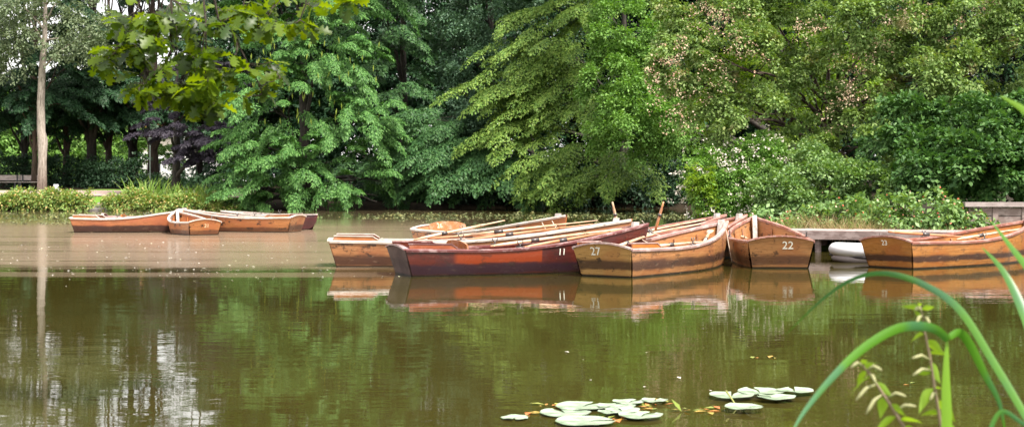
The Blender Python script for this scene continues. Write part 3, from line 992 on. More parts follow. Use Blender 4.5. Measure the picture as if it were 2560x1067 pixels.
sb = Vector(gbase(1830, 42.5))
lob = [px_lobe(*a) for a in [(1790, 500, 65, 50, 41.3, .7), (1850, 460, 70, 60, 41.5, .8), (1890, 400, 60, 50, 41.8, .7), (1775, 430, 50, 55, 42, .7), (1900, 500, 60, 50, 41.5, .7), (1840, 530, 90, 25, 41, .6)]]
fs = tree('flowering_shrub', 'bright green shrub speckled with small white blossom at the water edge behind the bows', 'shrub', sb, lob, LM['green'], BK['brown'], .09, .055, 900, 38, .42, .5, tr=.05, part_kw=dict(droop=.3, thick=.14, jit=.5), spray_kw=dict(clump=7, bias=(0, -.3, .1), back=.35))
parts = []
for c, r in lob:
    P, D = lobe_sprays(c, (r[0] * 1.3 + .2, r[1] * 1.3 + .2, r[2] * 1.25 + .15), 60, sb, clump=2, back=.0, inner=.25)
    parts.append(plates(P, D, np.full(len(P), .13), .7, 7, .065, .055, .1, .3, .8))
foliage('blossom', fs, WHITE, parts)
tag(fs.children[-1], kind='stuff')
tree('lime_shrub', 'yellow leaved small shrub in front of the white blossom shrub', 'shrub', gbase(1757, 41.4), [px_lobe(1757, 500, 22, 55, 40.8, .4), px_lobe(1748, 440, 18, 40, 41, .35)], LM['lime'], BK['brown'], .09, .055, 90, 26, .35, .5, tr=.03)

rl = ['low rose bush right of the white blossom shrub', 'low rose bush at the left end of the jetty', 'small rose bush with red hips behind the stern of boat 22', 'leafy rose bush above the white dinghy', 'rose bush with pink hips left of the last rowing boat', 'taller rose bush above the number 23', 'rose bush with red hips above the last rowing boat', 'rose bush just left of the timber wall', 'low bush hanging in front of the timber wall']
for i, (lb, px, h) in enumerate(zip(rl, (1945, 1995, 2050, 2110, 2175, 2240, 2300, 2370, 2425), (.5, .5, .75, .8, .85, .95, 1.0, .85, .55))):
    Y = 33.6 - i * .22
    shrub('rose_bush', lb, 'bush', gbase(px, Y), .95, h * random.uniform(.7, 1.3), LM['rose'], .115, .07, 46, 20, .38, 'rose bushes behind the jetty', RED, 26, .05, d=.4, kw=dict(spread=.7, inner=1.0))
dg = []
for i in range(26):
    px = 1930 + i * 20 + random.uniform(-8, 8)
    Y = 32.9 - i * .10 + random.uniform(-.2, .2)
    b = gbase(px, Y)
    mbk = None
    dg.append((b, random.uniform(.25, .65)))
mb = MB()
for (bx, by, bz), h in dg:
    for _ in range(110):
        x, y = bx + random.gauss(0, .16), by + random.gauss(0, .12)
        hh = h * random.uniform(.5, 1.3)
        dx, dy = random.gauss(0, .35) * hh, random.gauss(0, .3) * hh
        a = random.uniform(0, math.pi)
        sx, sy = math.cos(a) * .006, math.sin(a) * .006
        mb.loft([[(x + dx * t * t - sx * s, y + dy * t * t - sy * s, bz + hh * (t - .15 * t * t)), (x + dx * t * t + sx * s, y + dy * t * t + sy * s, bz + hh * (t - .15 * t * t))] for t, s in ((0, 1), (.5, .8), (1, .1))])
tag(mb.build('dry_grass', DRY), 'thin dry grass along the bank edge behind the jetty', 'grass', kind='stuff')
for lb, px, h in (('fresh green grass tuft at the left end of the jetty', 1990, .6), ('tall fresh grass tuft above the white dinghy', 2180, .95), ('short grass tuft among the roses right of the dinghy', 2140, .7)):
    grass_tuft('green_grass_tuft', gbase(px, 32.2), 60, h, .13, GR, lb, 'grass', 'green grass tufts behind the jetty', .008)

# timber retaining wall
WOODD = wood('weathered_plank', (.22, .16, .15), .75, .3, (.36, .29, .28), .6)
tb = at(2410, 575, 31.8)
r = empty('timber_wall', (tb.x, 31.8, .35), R(-4), 'low grey timber wall with plank panels and a cap beam at the right bank', 'wall')
mb = MB(); mb.box((0, -.12, .60), (6, .14, .70)); mb.build('cap_beam', WOODG, r)
for x in (.68, 1.32, 1.96, 2.6, 3.24, 4.2):
    mb = MB(); mb.box((x - .06, -.05, -.1), (x + .06, .07, .597)); mb.build('post', WOODD, r)
    mb = MB()
    for k in range(3):
        mb.box((x - .58, -.02, .02 + k * .19), (x - .063, .02, .195 + k * .19))
    mb.build('plank_panel', WOODD, r)

# jetty
JX0, JY0, JX1, JY1 = 3.25, 31.7, 17.0, 27.0
ja = math.atan2(JY1 - JY0, JX1 - JX0)
JL = math.hypot(JX1 - JX0, JY1 - JY0)
r = empty('jetty', (JX0, JY0, 0), ja, 'long low grey wooden jetty along the right bank behind the boats', 'jetty')
m, nt, b = mat('jetty_deck')
v = coords(nt)
sp = N(nt, 'ShaderNodeSeparateXYZ'); nt.links.new(v, sp.inputs[0])
cell = math_(nt, 'FLOOR', math_(nt, 'MULTIPLY', sp.outputs[0], 6.5))
wn = N(nt, 'ShaderNodeTexWhiteNoise', noise_dimensions='1D'); nt.links.new(cell, wn.inputs['W'])
g = noise(nt, coords(nt, (6, 1, 1)), 5, 4, .6)
col = mixc(nt, g, (.24, .18, .17), (.42, .34, .33))
col = mixc(nt, math_(nt, 'MULTIPLY', wn.outputs[0], .4), col, (.2, .15, .14))
nt.links.new(col, b.inputs['Base Color']); b.inputs['Roughness'].default_value = .6
mb = MB()
x = 0
while x < JL:
    mb.box((x, 0, .405 + random.uniform(0, .006)), (x + .145, 1.5, .45 + random.uniform(0, .006)))
    x += .154
mb.build('deck', m, r)
x = 0
while x < JL:
    mb = MB(); mb.box((x + .004, -.045, .27), (x + 2.396, -.002, .455)); mb.build('fascia_board', WOODD, r)
    x += 2.4
for x in np.arange(.3, JL, 1.6):
    for y in (.15, 1.3):
        mb = MB(); mb.tube([(x, y, -.6), (x, y, .40)], .07, 10); mb.build('post', WOODD, r)
mb = MB(); mb.box((0, 1.35, -.3), (JL, 1.42, .40)); mb.build('back_board', plain('dark_board', (.02, .016, .014), .8, .2), r)  # near-black board along the back below the deck

# ================================================================== boats
RAIL = {  # worn wood, with pale sky sheen painted into base and wear colours
    'white': wood('pale_sheen_rail', (.52, .45, .40), .3, .55, (.66, .60, .56), .7),
    'pink': wood('worn_sheen_rail', (.36, .23, .21), .30, .6, (.56, .46, .44), .7),
    'red': wood('red_rail', (.30, .12, .09), .32, .55, (.46, .30, .27), .6),
    'maroon': wood('maroon_rail', (.15, .05, .05), .26, .6, (.48, .36, .36), .55),
}
INN = {
    'orange': wood('orange_varnish', (.34, .12, .035), .35, .5, (.40, .25, .18), .6),
    'red': wood('red_varnish', (.30, .075, .028), .3, .5, (.42, .22, .16), .4),
    'maroon': wood('maroon_paint', (.14, .025, .035), .4, .5, (.3, .14, .14), .3),
    'bright': wood('bright_varnish', (.42, .13, .02), .28, .5, (.46, .22, .10), .25),
}
POST = wood('grey_post', (.48, .43, .40), .5, .4, (.62, .58, .55), .7)
METAL = plain('oarlock_metal', (.10, .09, .09), .4, .5, .2, metallic=.7)
NUMW = plain('number_paint', (.80, .78, .70), .7, .2, .08, 20)
NUMY = plain('cream_number_paint', (.72, .62, .40), .7, .2, .12, 20)


def text_mesh(s, size):
    cu = bpy.data.curves.new('number', 'FONT')
    cu.body = s
    cu.size = size
    cu.align_x = 'CENTER'
    cu.align_y = 'CENTER'
    cu.offset = size * .004
    cu.extrude = .0015
    cu.resolution_u = 3
    o = bpy.data.objects.new('number', cu)
    C.objects.link(o)
    dg = bpy.context.evaluated_depsgraph_get()
    me = bpy.data.meshes.new_from_object(o.evaluated_get(dg))
    bpy.data.objects.remove(o)
    return me


def boat(label, stern, head, L=4.1, hb=.65, ht=.53, zs=.44, zb=.77, hull=None, tmat=None, rail='pink', inner='orange', back=True, backmat='bright',
         number=None, num_on='transom', num_at=(0, .34), num_size=.16, num_mat=None, tround=False, back_x=.55, thw=(1.35, 2.3), post=True, roll=0.0, trim=0.0, back_h=.15, coam=None, arch=.085):
    root = empty('rowing_boat', stern, head, label, 'rowing boat', 'wooden hire rowing boats moored on the pond')
    root.rotation_euler = (roll, trim, head)
    n = 18

    def sheer(u):
        return zs - .025 * math.sin(math.pi * min(1, u * 1.25)) + (zb - zs) * max(0, (u - .25) / .75) ** 2.0

    def beam(u):
        a = ht + (hb - ht) * math.sin(min(1, u / .45) * math.pi / 2)
        if u > .45:
            k = (u - .45) / .55
            a = hb * (1 - k ** 2.1)
        return max(a, .012)

    def chine(u):
        return beam(u) * (.80 - .22 * u ** 2)

    def rk(u, z):
        return u * L - .30 * z * (1 - u) ** 4 + .26 * max(z, -.1) * u ** 5

    zf = -.16
    nk = 7

    def side(u, sgn, off=0.0, z0=zf):
        pts = []
        zt = sheer(u)
        for k in range(nk):
            t = k / (nk - 1)
            z = z0 + (zt - z0) * t
            w = chine(u) + (beam(u) - chine(u)) * math.sin(t * math.pi / 2) ** .9
            w = max(w - off, .004)
            pts.append(Vector((rk(u, z), sgn * w, z)))
        return pts

    us = [i / n for i in range(n + 1)]
    # hull: outer skin, bottom and inner skin
    mb = MB()
    for sgn in (-1, 1):
        mb.loft([side(u, sgn) for u in us])
        mb.loft([side(u, sgn, .022, .03) for u in us])
    mb.loft([[side(u, -1)[0], side(u, 1)[0]] for u in us])
    hull_o = mb.build('hull', hull, root, True)
    # floor
    mb = MB()
    mb.loft([[(u * L, -chine(u) * 1.02 + .03, .05), (u * L, chine(u) * 1.02 - .03, .05)] for u in us[:-1]])
    mb.build('floorboard', INN[inner], root)
    # gunwale rails
    for sgn in (-1, 1):
        rings = []
        for u in us:
            zt = sheer(u)
            w = beam(u)
            x = rk(u, zt)
            a, c = max(w - .055, .002), w + .022
            rings.append([(x, sgn * a, zt - .015), (x, sgn * c, zt - .022), (x, sgn * (c + .004), zt + .012), (x, sgn * (c - .012), zt + .026), (x, sgn * a, zt + .026)])
        mb = MB()
        mb.loft(rings, True, True)
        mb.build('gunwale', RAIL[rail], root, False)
    # transom: raked board with an arched top
    def tz(y, zt):
        return zt
    mb = MB()
    prof = []
    na = 10
    if tround:
        for i in range(na + 1):
            a = math.pi * (1 + i / na)
            prof.append((math.cos(a) * (ht + .02), .27 + math.sin(a) * .27))
        prof = [(y, max(z, -.1)) for y, z in prof]
        top = [((ht + .02), zs), ((ht - .08), zs - .07), (-(ht - .08), zs - .07), (-(ht + .02), zs)]
        prof = prof + top
    else:
        cb = chine(0) * .985
        prof = [(-cb, zf), (cb, zf)] + [(cb + (ht - cb) * t, zf + (zs - zf) * t) for t in (.5, 1)]
        for i in range(1, na):
            t = i / na
            y = ht * (1 - 2 * t)
            prof.append((y, zs + arch * (1 - (2 * t - 1) ** 2)))
        prof += [(-(cb + (ht - cb) * t), zf + (zs - zf) * t) for t in (1, .5)]
    def tx(z, e):
        return -.30 * z - e
    outer = [Vector((tx(z, .018), y, z)) for y, z in prof]
    innr = [Vector((tx(z, -.022), y, z)) for y, z in prof]
    k = len(prof)
    mb.add(outer + innr, [tuple(range(k - 1, -1, -1)), tuple(k + i for i in range(k))] + [(i, (i + 1) % k, k + (i + 1) % k, k + i) for i in range(k)])
    tr = mb.build('transom', tmat or hull, root)
    if not tround:
        arc = [(ht * (1 - 2 * i / na), zs + arch * (1 - (2 * i / na - 1) ** 2)) for i in range(na + 1)]
        rings = []
        for y, z in arc:
            x = tx(z, 0)
            rings.append([(x - .04, y * 1.03, z + .002), (x + .045, y * 1.03, z + .002), (x + .045, y * 1.03, z + .026), (x - .04, y * 1.03, z + .028)])
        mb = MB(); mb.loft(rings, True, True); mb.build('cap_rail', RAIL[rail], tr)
    if number and num_on == 'transom':
        me = text_mesh(number, num_size)
        o = link('number', me, num_mat or NUMW, tr)
        y, z = num_at
        o.matrix_local = Matrix.Translation((tx(z, .0215), y, z)) @ Matrix.Rotation(math.atan(.30), 4, 'Y').inverted() @ Matrix(((0, 0, -1, 0), (-1, 0, 0, 0), (0, 1, 0, 0), (0, 0, 0, 1)))
    if number and num_on == 'side':
        me = text_mesh(number, num_size)
        o = link('number', me, num_mat or NUMW, hull_o)
        u, z = num_at
        e = .06
        tang = Vector(((e * 2 * L), -(beam(u + e) - beam(u - e)), 0)).normalized()
        w = chine(u) + (beam(u) - chine(u)) * math.sin((z - zf) / (sheer(u) - zf) * math.pi / 2) ** .9
        slope = .14
        upv = Vector((0, -slope, 1)).normalized()
        nn = tang.cross(upv).normalized()
        upv = nn.cross(tang)
        M = Matrix((tang, upv, nn)).transposed().to_4x4()
        o.matrix_local = Matrix.Translation(Vector((rk(u, z), -w, z)) + nn * .008) @ M
    # thwarts and stern bench
    for x in thw:
        u = x / L
        w = beam(u) - .035
        mb = MB(); mb.box((x - .13, -w, .25), (x + .13, w, .285)); mb.build('thwart', INN[inner], root)
    mb = MB()
    w0 = ht - .05
    mb.add([(-.02, -w0, .25), (.42, -beam(.1) + .05, .25), (.42, beam(.1) - .05, .25), (-.02, w0, .25), (-.02, -w0, .285), (.42, -beam(.1) + .05, .285), (.42, beam(.1) - .05, .285), (-.02, w0, .285)],
           [(0, 3, 2, 1), (4, 5, 6, 7), (0, 1, 5, 4), (1, 2, 6, 5), (2, 3, 7, 6), (3, 0, 4, 7)])
    mb.build('stern_bench', INN[inner], root)
    if back:
        w = beam(back_x / L) * .88
        mb = MB()
        pr = []
        for i in range(13):
            t = i / 12
            y = w * (1 - 2 * t)
            pr.append((y, zs + back_h * (.60 + .40 * (1 - abs(2 * t - 1) ** 3.0))))
        lowp = [(-w, .27), (-w * .4, .27), (-w * .28, zs + .0), (w * .28, zs + .0), (w * .4, .27), (w, .27)]
        pr += lowp
        k = len(pr)
        sl = .25
        fa = [Vector((back_x - (z - .27) * sl - .012, y, z)) for y, z in pr]
        fb = [Vector((back_x - (z - .27) * sl + .014, y, z)) for y, z in pr]
        mb.add(fa + fb, [tuple(range(k - 1, -1, -1)), tuple(k + i for i in range(k))] + [(i, (i + 1) % k, k + (i + 1) % k, k + i) for i in range(k)])
        bo = mb.build('backrest', INN[backmat], root)
        if number and num_on in ('back_front', 'back_rear'):
            me = text_mesh(number, num_size)
            o = link('number', me, num_mat or NUMY, bo)
            y, z = num_at
            if num_on == 'back_front':
                M = Matrix(((0, 0, 1, 0), (1, 0, 0, 0), (0, 1, 0, 0), (0, 0, 0, 1)))
                x = back_x - (z - .27) * sl + .0175
            else:
                M = Matrix(((0, 0, -1, 0), (-1, 0, 0, 0), (0, 1, 0, 0), (0, 0, 0, 1)))
                x = back_x - (z - .27) * sl - .0155
            o.matrix_local = Matrix.Translation((x, y, z)) @ Matrix.Rotation(-math.atan(sl), 4, 'Y') @ M
    if coam:
        for sgn in (-1, 1):
            rings, caps_ = [], []
            for i in range(9):
                x = -.06 + .78 * i / 8
                u = max(0, x / L)
                zt = sheer(u) + .026
                w = beam(u) - .018
                hh = .068 if i < 8 else .012
                rings.append([(x, sgn * (w - .022), zt), (x, sgn * w, zt), (x, sgn * w, zt + hh), (x, sgn * (w - .022), zt + hh)])
                caps_.append([(x, sgn * (w - .085), zt + hh), (x, sgn * (w + .010), zt + hh), (x, sgn * (w + .010), zt + hh + .016), (x, sgn * (w - .085), zt + hh + .016)])
            mb = MB(); mb.loft(rings, True, True); cm = mb.build('side_coaming', INN[coam], root)
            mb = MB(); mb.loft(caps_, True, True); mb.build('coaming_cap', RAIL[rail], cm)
    # ribs
    for u in (.22, .42, .6, .74, .86):
        for sgn in (-1, 1):
            pts = side(u, sgn, .03, .05)
            rings = [[p + Vector((-.018, 0, 0)), p + Vector((.018, 0, 0)), p + Vector((.018, -sgn * .022, 0)), p + Vector((-.018, -sgn * .022, 0))] for p in pts[:-1]]
            mb = MB(); mb.loft(rings, True, True); mb.build('rib', INN[inner], root)
    # stem post inside the bow and the outer stem
    if post:
        zt = sheer(1.0)
        mb = MB()
        for z0, z1 in ((.06, zt + .045),):
            x0, x1 = rk(.955, z0) - .01, rk(.955, z1) - .01
            mb.add([(x0 - .05, -.045, z0), (x0 + .03, -.045, z0), (x0 + .03, .045, z0), (x0 - .05, .045, z0), (x1 - .05, -.045, z1), (x1 + .06, -.03, z1), (x1 + .06, .03, z1), (x1 - .05, .045, z1)],
                   [(0, 3, 2, 1), (4, 5, 6, 7), (0, 1, 5, 4), (1, 2, 6, 5), (2, 3, 7, 6), (3, 0, 4, 7)])
        mb.build('stem_post', POST, root)
    mb = MB()
    rings = []
    for k in range(8):
        z = -.16 + (sheer(1) + .03 + .16) * k / 7
        x = rk(1, z)
        rings.append([(x - .03, -.024, z), (x + .022, -.014, z), (x + .022, .014, z), (x - .03, .024, z)])
    mb.loft(rings, True, True); mb.build('stem', hull, root)
    # oarlocks
    for sgn in (-1, 1):
        u = .43
        x, y, z = rk(u, sheer(u)), sgn * (beam(u) - .015), sheer(u) + .027
        mb = MB()
        mb.box((x - .07, y - .025, z), (x + .07, y + .025, z + .014))
        mb.tube([(x, y, z + .014), (x, y, z + .05)], .012, 8)
        mb.tube([(x - .045, y, z + .12), (x - .045, y, z + .08), (x - .02, y, z + .055), (x + .02, y, z + .055), (x + .045, y, z + .08), (x + .045, y, z + .12)], .009, 6)
        mb.build('oarlock', METAL, root, True)
    return root


OARM = wood('oar_wood', (.52, .33, .20), .4, .45, (.66, .52, .40), .5)
OARD = wood('red_oar_wood', (.40, .17, .07), .35, .5, (.5, .3, .2), .3)


def oar(p0, p1, label, roll=0.0, m=None):
    """p0 handle end, p1 blade end"""
    p0, p1 = Vector(p0), Vector(p1)
    d = p1 - p0
    L = d.length
    root = empty('oar', p0, 0, label, 'oar', 'wooden oars')
    q = d.to_track_quat('X', 'Z')
    root.rotation_euler = (q @ Matrix.Rotation(roll, 3, 'X').to_quaternion()).to_euler()
    m = m or OARM
    mb = MB(); mb.tube([(0, 0, 0), (.12, 0, 0), (.16, 0, 0), (.5, 0, 0), (L * .72, 0, 0)], [.017, .019, .026, .028, .022], 10); mb.build('shaft', m, root, True)
    mb = MB()
    rings = []
    for t, w, h in ((0, .022, .022), (.08, .03, .02), (.3, .055, .012), (.7, .068, .009), (.95, .066, .007), (1, .05, .006)):
        x = L * .72 + L * .28 * t
        rings.append([(x, -w, 0), (x, -w * .6, h), (x, w * .6, h), (x, w, 0), (x, w * .6, -h), (x, -w * .6, -h)])
    mb.loft(rings, True, True); mb.build('blade', m, root, True)
    mb = MB(); mb.tube([(L * .30, 0, 0), (L * .36, 0, 0)], .036, 10); mb.build('collar', METAL, root, True)
    return root


def boat_oar(bt, a, c, label, **k):
    M = Matrix.Translation(bt.location) @ bt.rotation_euler.to_matrix().to_4x4()
    return oar(M @ Vector(a), M @ Vector(c), label, **k)


H_pale = hull_mat('pale_orange_hull', (.36, .165, .065), (.27, .095, .032), .88)
H_tan = hull_mat('tan_transom', (.42, .24, .085), (.36, .16, .05), .85, blotch=.85)
H_brown = hull_mat('brown_hull', (.34, .155, .068), (.27, .095, .04), .85, band_pos=(.02, .06, .16, .25), blotch=.8)
H_maroon = hull_mat('dark_red_hull', (.090, .020, .015), (.050, .014, .015), .85, band_col=(.026, .015, .024), band_pos=(.02, .05, .15, .22), patch=(.62, 2.15, (.22, .036, .011), .18), blotch=.5, gloss=.2, flecks=.05)
H_22 = hull_mat('worn_22_hull', (.36, .175, .072), (.29, .11, .04), .8, band_col=(.055, .025, .018), band_pos=(.03, .09, .17, .27), blotch=.75)
H_23 = hull_mat('honey_hull', (.37, .155, .042), (.31, .095, .02), .92, band_pos=(.10, .14, .19, .26), blotch=.4)
H_far = hull_mat('far_orange_hull', (.36, .135, .058), (.31, .09, .04), .95, band_pos=(-.02, .0, .17, .24), blotch=.2)
H_farb = hull_mat('blotched_far_hull', (.40, .165, .06), (.34, .11, .04), .7, band_pos=(.0, .04, .10, .18), blotch=.9)
H_wine = hull_mat('wine_hull', (.075, .012, .018), (.06, .012, .018), .3, blotch=.2, flecks=.03)
H_dull = hull_mat('dull_grey_transom', (.075, .042, .038), (.055, .03, .028), .6, blotch=.4, gloss=.6, flecks=.08)


def S(px, py, back=0.0):
    p = onwater(px, py)
    return p


A = boat('tan rowing boat numbered 27 in the front row, pointing away to the right', (1.50, 22.55, 0), R(55), 4.05, .64, hull=H_pale, tmat=H_tan, rail='pink', number='27', num_at=(.12, .40), num_size=.19, num_mat=NUMW, inner='orange', back=False, coam='bright')
B = boat('rowing boat numbered 22 seen from behind, beside the jetty', (4.66, 24.75, 0), R(87), 3.75, .72, .56, zs=.47, zb=.79, hull=H_22, tmat=H_22, rail='red', number='22', num_at=(-.12, .40), num_size=.20, back=False, thw=(1.2, 2.2))
Cb = boat('dark red rowing boat numbered 11 lying broadside in front', (-1.74, 22.95, 0), R(20.5), 4.15, .62, .53, zs=.42, zb=.77, hull=H_maroon, tmat=H_dull, rail='maroon', inner='red', number='11', num_on='side', num_at=(.605, .355), num_size=.15, back_h=.13, back_x=.95, backmat='orange', coam='red', arch=.06)
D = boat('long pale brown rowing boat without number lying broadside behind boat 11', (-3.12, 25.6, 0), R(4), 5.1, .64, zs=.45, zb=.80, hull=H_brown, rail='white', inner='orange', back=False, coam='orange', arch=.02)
Fb = boat('reddish rowing boat behind the pair of upright oars', (.85, 27.75, 0), R(31), 4.05, .62, zb=.80, hull=H_maroon, rail='red', inner='red', back_h=.19, coam=None)
G = boat('worn reddish rowing boat with its bow between boats 27 and 22', (1.95, 26.75, 0), R(37), 3.3, .62, zb=.82, hull=H_pale, rail='red', inner='orange', back=False, thw=(1.2, 2.0))
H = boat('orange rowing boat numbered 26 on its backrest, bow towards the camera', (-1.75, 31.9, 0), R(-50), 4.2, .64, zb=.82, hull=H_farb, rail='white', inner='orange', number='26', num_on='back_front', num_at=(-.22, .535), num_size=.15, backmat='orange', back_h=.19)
I = boat('honey brown rowing boat numbered 23 running off the right edge', (6.62, 24.85, 0), R(38), 4.3, .66, .53, zs=.46, hull=H_23, tmat=H_23, rail='red', inner='orange', number='23', num_at=(.02, .44), num_size=.13, back=False)
# far raft of boats
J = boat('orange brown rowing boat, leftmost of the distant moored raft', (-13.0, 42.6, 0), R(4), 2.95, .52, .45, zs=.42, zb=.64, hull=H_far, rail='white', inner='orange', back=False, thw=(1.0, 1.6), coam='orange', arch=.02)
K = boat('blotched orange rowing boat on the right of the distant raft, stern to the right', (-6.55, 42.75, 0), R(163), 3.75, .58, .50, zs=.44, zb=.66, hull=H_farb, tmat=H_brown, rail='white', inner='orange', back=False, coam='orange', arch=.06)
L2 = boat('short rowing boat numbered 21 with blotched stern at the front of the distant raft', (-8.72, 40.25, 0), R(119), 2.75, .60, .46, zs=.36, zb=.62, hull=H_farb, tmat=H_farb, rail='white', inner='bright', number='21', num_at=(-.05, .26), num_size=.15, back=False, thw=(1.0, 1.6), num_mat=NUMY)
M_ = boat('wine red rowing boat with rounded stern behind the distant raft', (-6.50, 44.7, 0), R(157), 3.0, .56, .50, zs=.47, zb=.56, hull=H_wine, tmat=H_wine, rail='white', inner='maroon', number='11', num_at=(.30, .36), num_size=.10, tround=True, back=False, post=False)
N_ = boat('wine red rowing boat half hidden behind the leftmost distant boat', (-12.6, 44.4, 0), R(6), 2.8, .52, .45, zs=.42, zb=.58, hull=H_wine, rail='pink', inner='maroon', back_h=.08, back_x=.5, thw=(1.0, 1.6))

# oars
boat_oar(D, (1.35, -.35, .47), (3.0, .15, .80), 'pale oar lying across the pale brown boat, blade up', m=OARM)
boat_oar(D, (1.6, .45, .46), (3.9, .25, .60), 'red brown oar on the far rail of the pale brown boat', m=OARD)
boat_oar(Cb, (1.75, .38, .44), (4.15, .10, .72), 'light oar lying along the far rail of boat 11', m=OARM)
boat_oar(Cb, (1.9, -.38, .43), (4.2, -.02, .74), 'red varnished oar resting on the bow of boat 11', m=OARD)
boat_oar(D, (2.3, -.40, .47), (4.6, -.05, .74), 'red varnished oar on the near rail of the pale brown boat', m=OARD)
boat_oar(D, (2.0, .1, .50), (4.7, .05, .80), 'pale oar pointing to the bow of the pale brown boat', m=OARM)
boat_oar(Cb, (1.5, .05, .44), (3.9, .12, .70), 'pale oar lying down the middle of boat 11', m=OARM)
boat_oar(A, (.85, -.30, .45), (3.0, -.30, .47), 'pale oar laid along the near side of boat 27', m=OARM)
boat_oar(A, (2.3, -.52, .45), (3.7, .05, .64), 'short looking pale oar propped in the bow of boat 27', m=OARM)
boat_oar(A, (.7, .30, .42), (2.4, .52, .60), 'pale oar with raised blade in the middle of boat 27', m=OARM)
boat_oar(G, (.4, .2, .42), (2.6, .40, .66), 'pale oar lying in the worn boat beside boat 27', m=OARM)
boat_oar(Fb, (1.3, -.3, .42), (3.7, .0, .72), 'light oar resting along the reddish boat at the back', m=OARM)
boat_oar(B, (1.35, .52, .50), (2.6, .30, .42), 'pale oar standing in the left side of boat 22', m=OARM)
boat_oar(I, (.75, .62, .60), (3.1, -.1, .42), 'orange oar pivoted on the far rail of boat 23', m=OARD)
boat_oar(I, (1.5, -.30, .47), (4.0, -.1, .62), 'orange oar laid along boat 23', m=OARM)
p = at(1547, 575, 29.2)
oar(at(1531, 505, 29.0), at(1552, 600, 29.2), 'pale oar standing upright left of the thin gap', m=OARM)
oar(at(1659, 504, 28.2), at(1630, 605, 28.3), 'reddish oar standing upright, leaning right', m=OARD)

# mooring ropes
ROPE = plain('mooring_rope', (.50, .43, .36), .9, .1, .15, 30)


def rope(a, c, label, sag=.06, rad=.009):
    a, c = Vector(a), Vector(c)
    pts = [a.lerp(c, i / 8) - Vector((0, 0, math.sin(math.pi * i / 8) * sag)) for i in range(9)]
    mb = MB(); mb.tube(pts, rad, 6)
    tag(mb.build('mooring_rope', ROPE, None, True), label, 'rope', 'mooring ropes between the boats')


rope(at(1605, 552, 25.4), at(1655, 590, 26.0), 'thin mooring rope running right from the bow of boat 11')
rope(at(1588, 580, 24.6), at(1622, 608, 24.2), 'thin mooring rope hanging from boat 11 onto boat 27', .03)
rope(at(1355, 556, 28.7), at(1372, 582, 27.0), 'thin mooring rope down from the near bow side of boat 26', .02)
rope(at(1380, 552, 28.6), at(1402, 584, 27.0), 'thin mooring rope down from the bow tip of boat 26', .02)
rope(at(1812, 556, 25.8), at(1830, 655, 25.6), 'slack mooring rope dropping into the water between boats 27 and 22', .02)

# inflatable dinghy
RUB = plain('white_rubber', (.56, .56, .59), .5, .4, .06, 3)
RUBG = plain('grey_rubber', (.26, .23, .24), .5, .4, .1, 3)
r = empty('inflatable_dinghy', (6.12, 27.0, 0), R(-10), 'white inflatable dinghy with grey band between boat 23 and the jetty', 'dinghy')


def utube(z, rad, ext):
    pts = [(2.1, -.42, z), (1.4, -.44 - ext, z), (.5, -.42 - ext, z + .01), (.14, -.26, z + .03), (.04 - ext, 0, z + .04), (.14, .26, z + .03), (.5, .42 + ext, z + .01), (1.4, .44 + ext, z), (2.1, .42, z)]
    out = []
    for i in range(len(pts) - 1):
        a, c = Vector(pts[i]), Vector(pts[i + 1])
        pm = Vector(pts[max(i - 1, 0)]); pn = Vector(pts[min(i + 2, len(pts) - 1)])
        for k in range(4):
            t = k / 4
            out.append(.5 * ((2 * a) + (c - pm) * t + (2 * pm - 5 * a + 4 * c - pn) * t * t + (3 * a - pm - 3 * c + pn) * t ** 3))
    out.append(Vector(pts[-1]))
    mb = MB()
    mb.tube(out, rad, 14)
    return mb


utube(.235, .15, 0).build('upper_tube', RUB, r, True)
utube(.055, .10, .0).build('lower_tube', RUBG, r, True)
mbx = utube(.115, .045, .085)
mbx.build('rubbing_strip', plain('dark_rubber', (.05, .045, .05), .6, .3), r, True)
mb = MB(); mb.box((.3, -.35, .04), (2.1, .35, .06)); mb.build('floor', RUBG, r)
mb = MB(); mb.box((1.2, -.36, .27), (1.45, .36, .30)); mb.build('seat', WOODG, r)
mb = MB(); mb.tube([(.12, 0, .36), (.12, 0, .385), (.17, 0, .39)], [.05, .045, .02], 10); mb.build('valve', RUB, r, True)

r.scale = (1, 1, .84)
# ================================================================== things floating on the water
PADM = None
m, nt, b = mat('lily_pad_leaf')
v = coords(nt)
f = noise(nt, v, 9, 4, .6)
col = ramp(nt, f, [(.3, (.13, .20, .11)), (.55, (.25, .32, .22)), (.8, (.36, .40, .30))])
nt.links.new(col, b.inputs['Base Color'])
b.inputs['Roughness'].default_value = .28
b.inputs['Specular IOR Level'].default_value = .7
b.inputs['Coat Weight'].default_value = .3
b.inputs['Coat Roughness'].default_value = .2
PADM = m
pads = [(1287, 1046, 60, 'small round lily pad at the left end of the near cluster'), (1412, 1034, 112, 'large lily pad second from the left in the near cluster'), (1456, 1018, 118, 'broad lily pad at the back left of the near cluster'),
        (1463, 1056, 132, 'widest lily pad at the front of the near cluster'), (1540, 1020, 84, 'lily pad in the middle of the near cluster'), (1570, 1009, 70, 'lily pad behind the middle of the near cluster'), (1556, 1031, 76, 'lily pad crowded in front of the cluster middle'),
        (1600, 1044, 98, 'notched lily pad at the front right of the near cluster'), (1636, 1007, 58, 'raised lily pad at the back right of the near cluster'), (1522, 1037, 50, 'small lily pad half under its neighbours'),
        (1828, 995, 98, 'left lily pad of the farther group at right'), (1903, 986, 104, 'back lily pad of the farther group at right'), (1940, 1001, 84, 'notched front lily pad of the farther group at right'), (1988, 985, 82, 'yellow edged lily pad at the right end of the farther group'), (1860, 1027, 86, 'single lily pad lying in front of the farther group')]
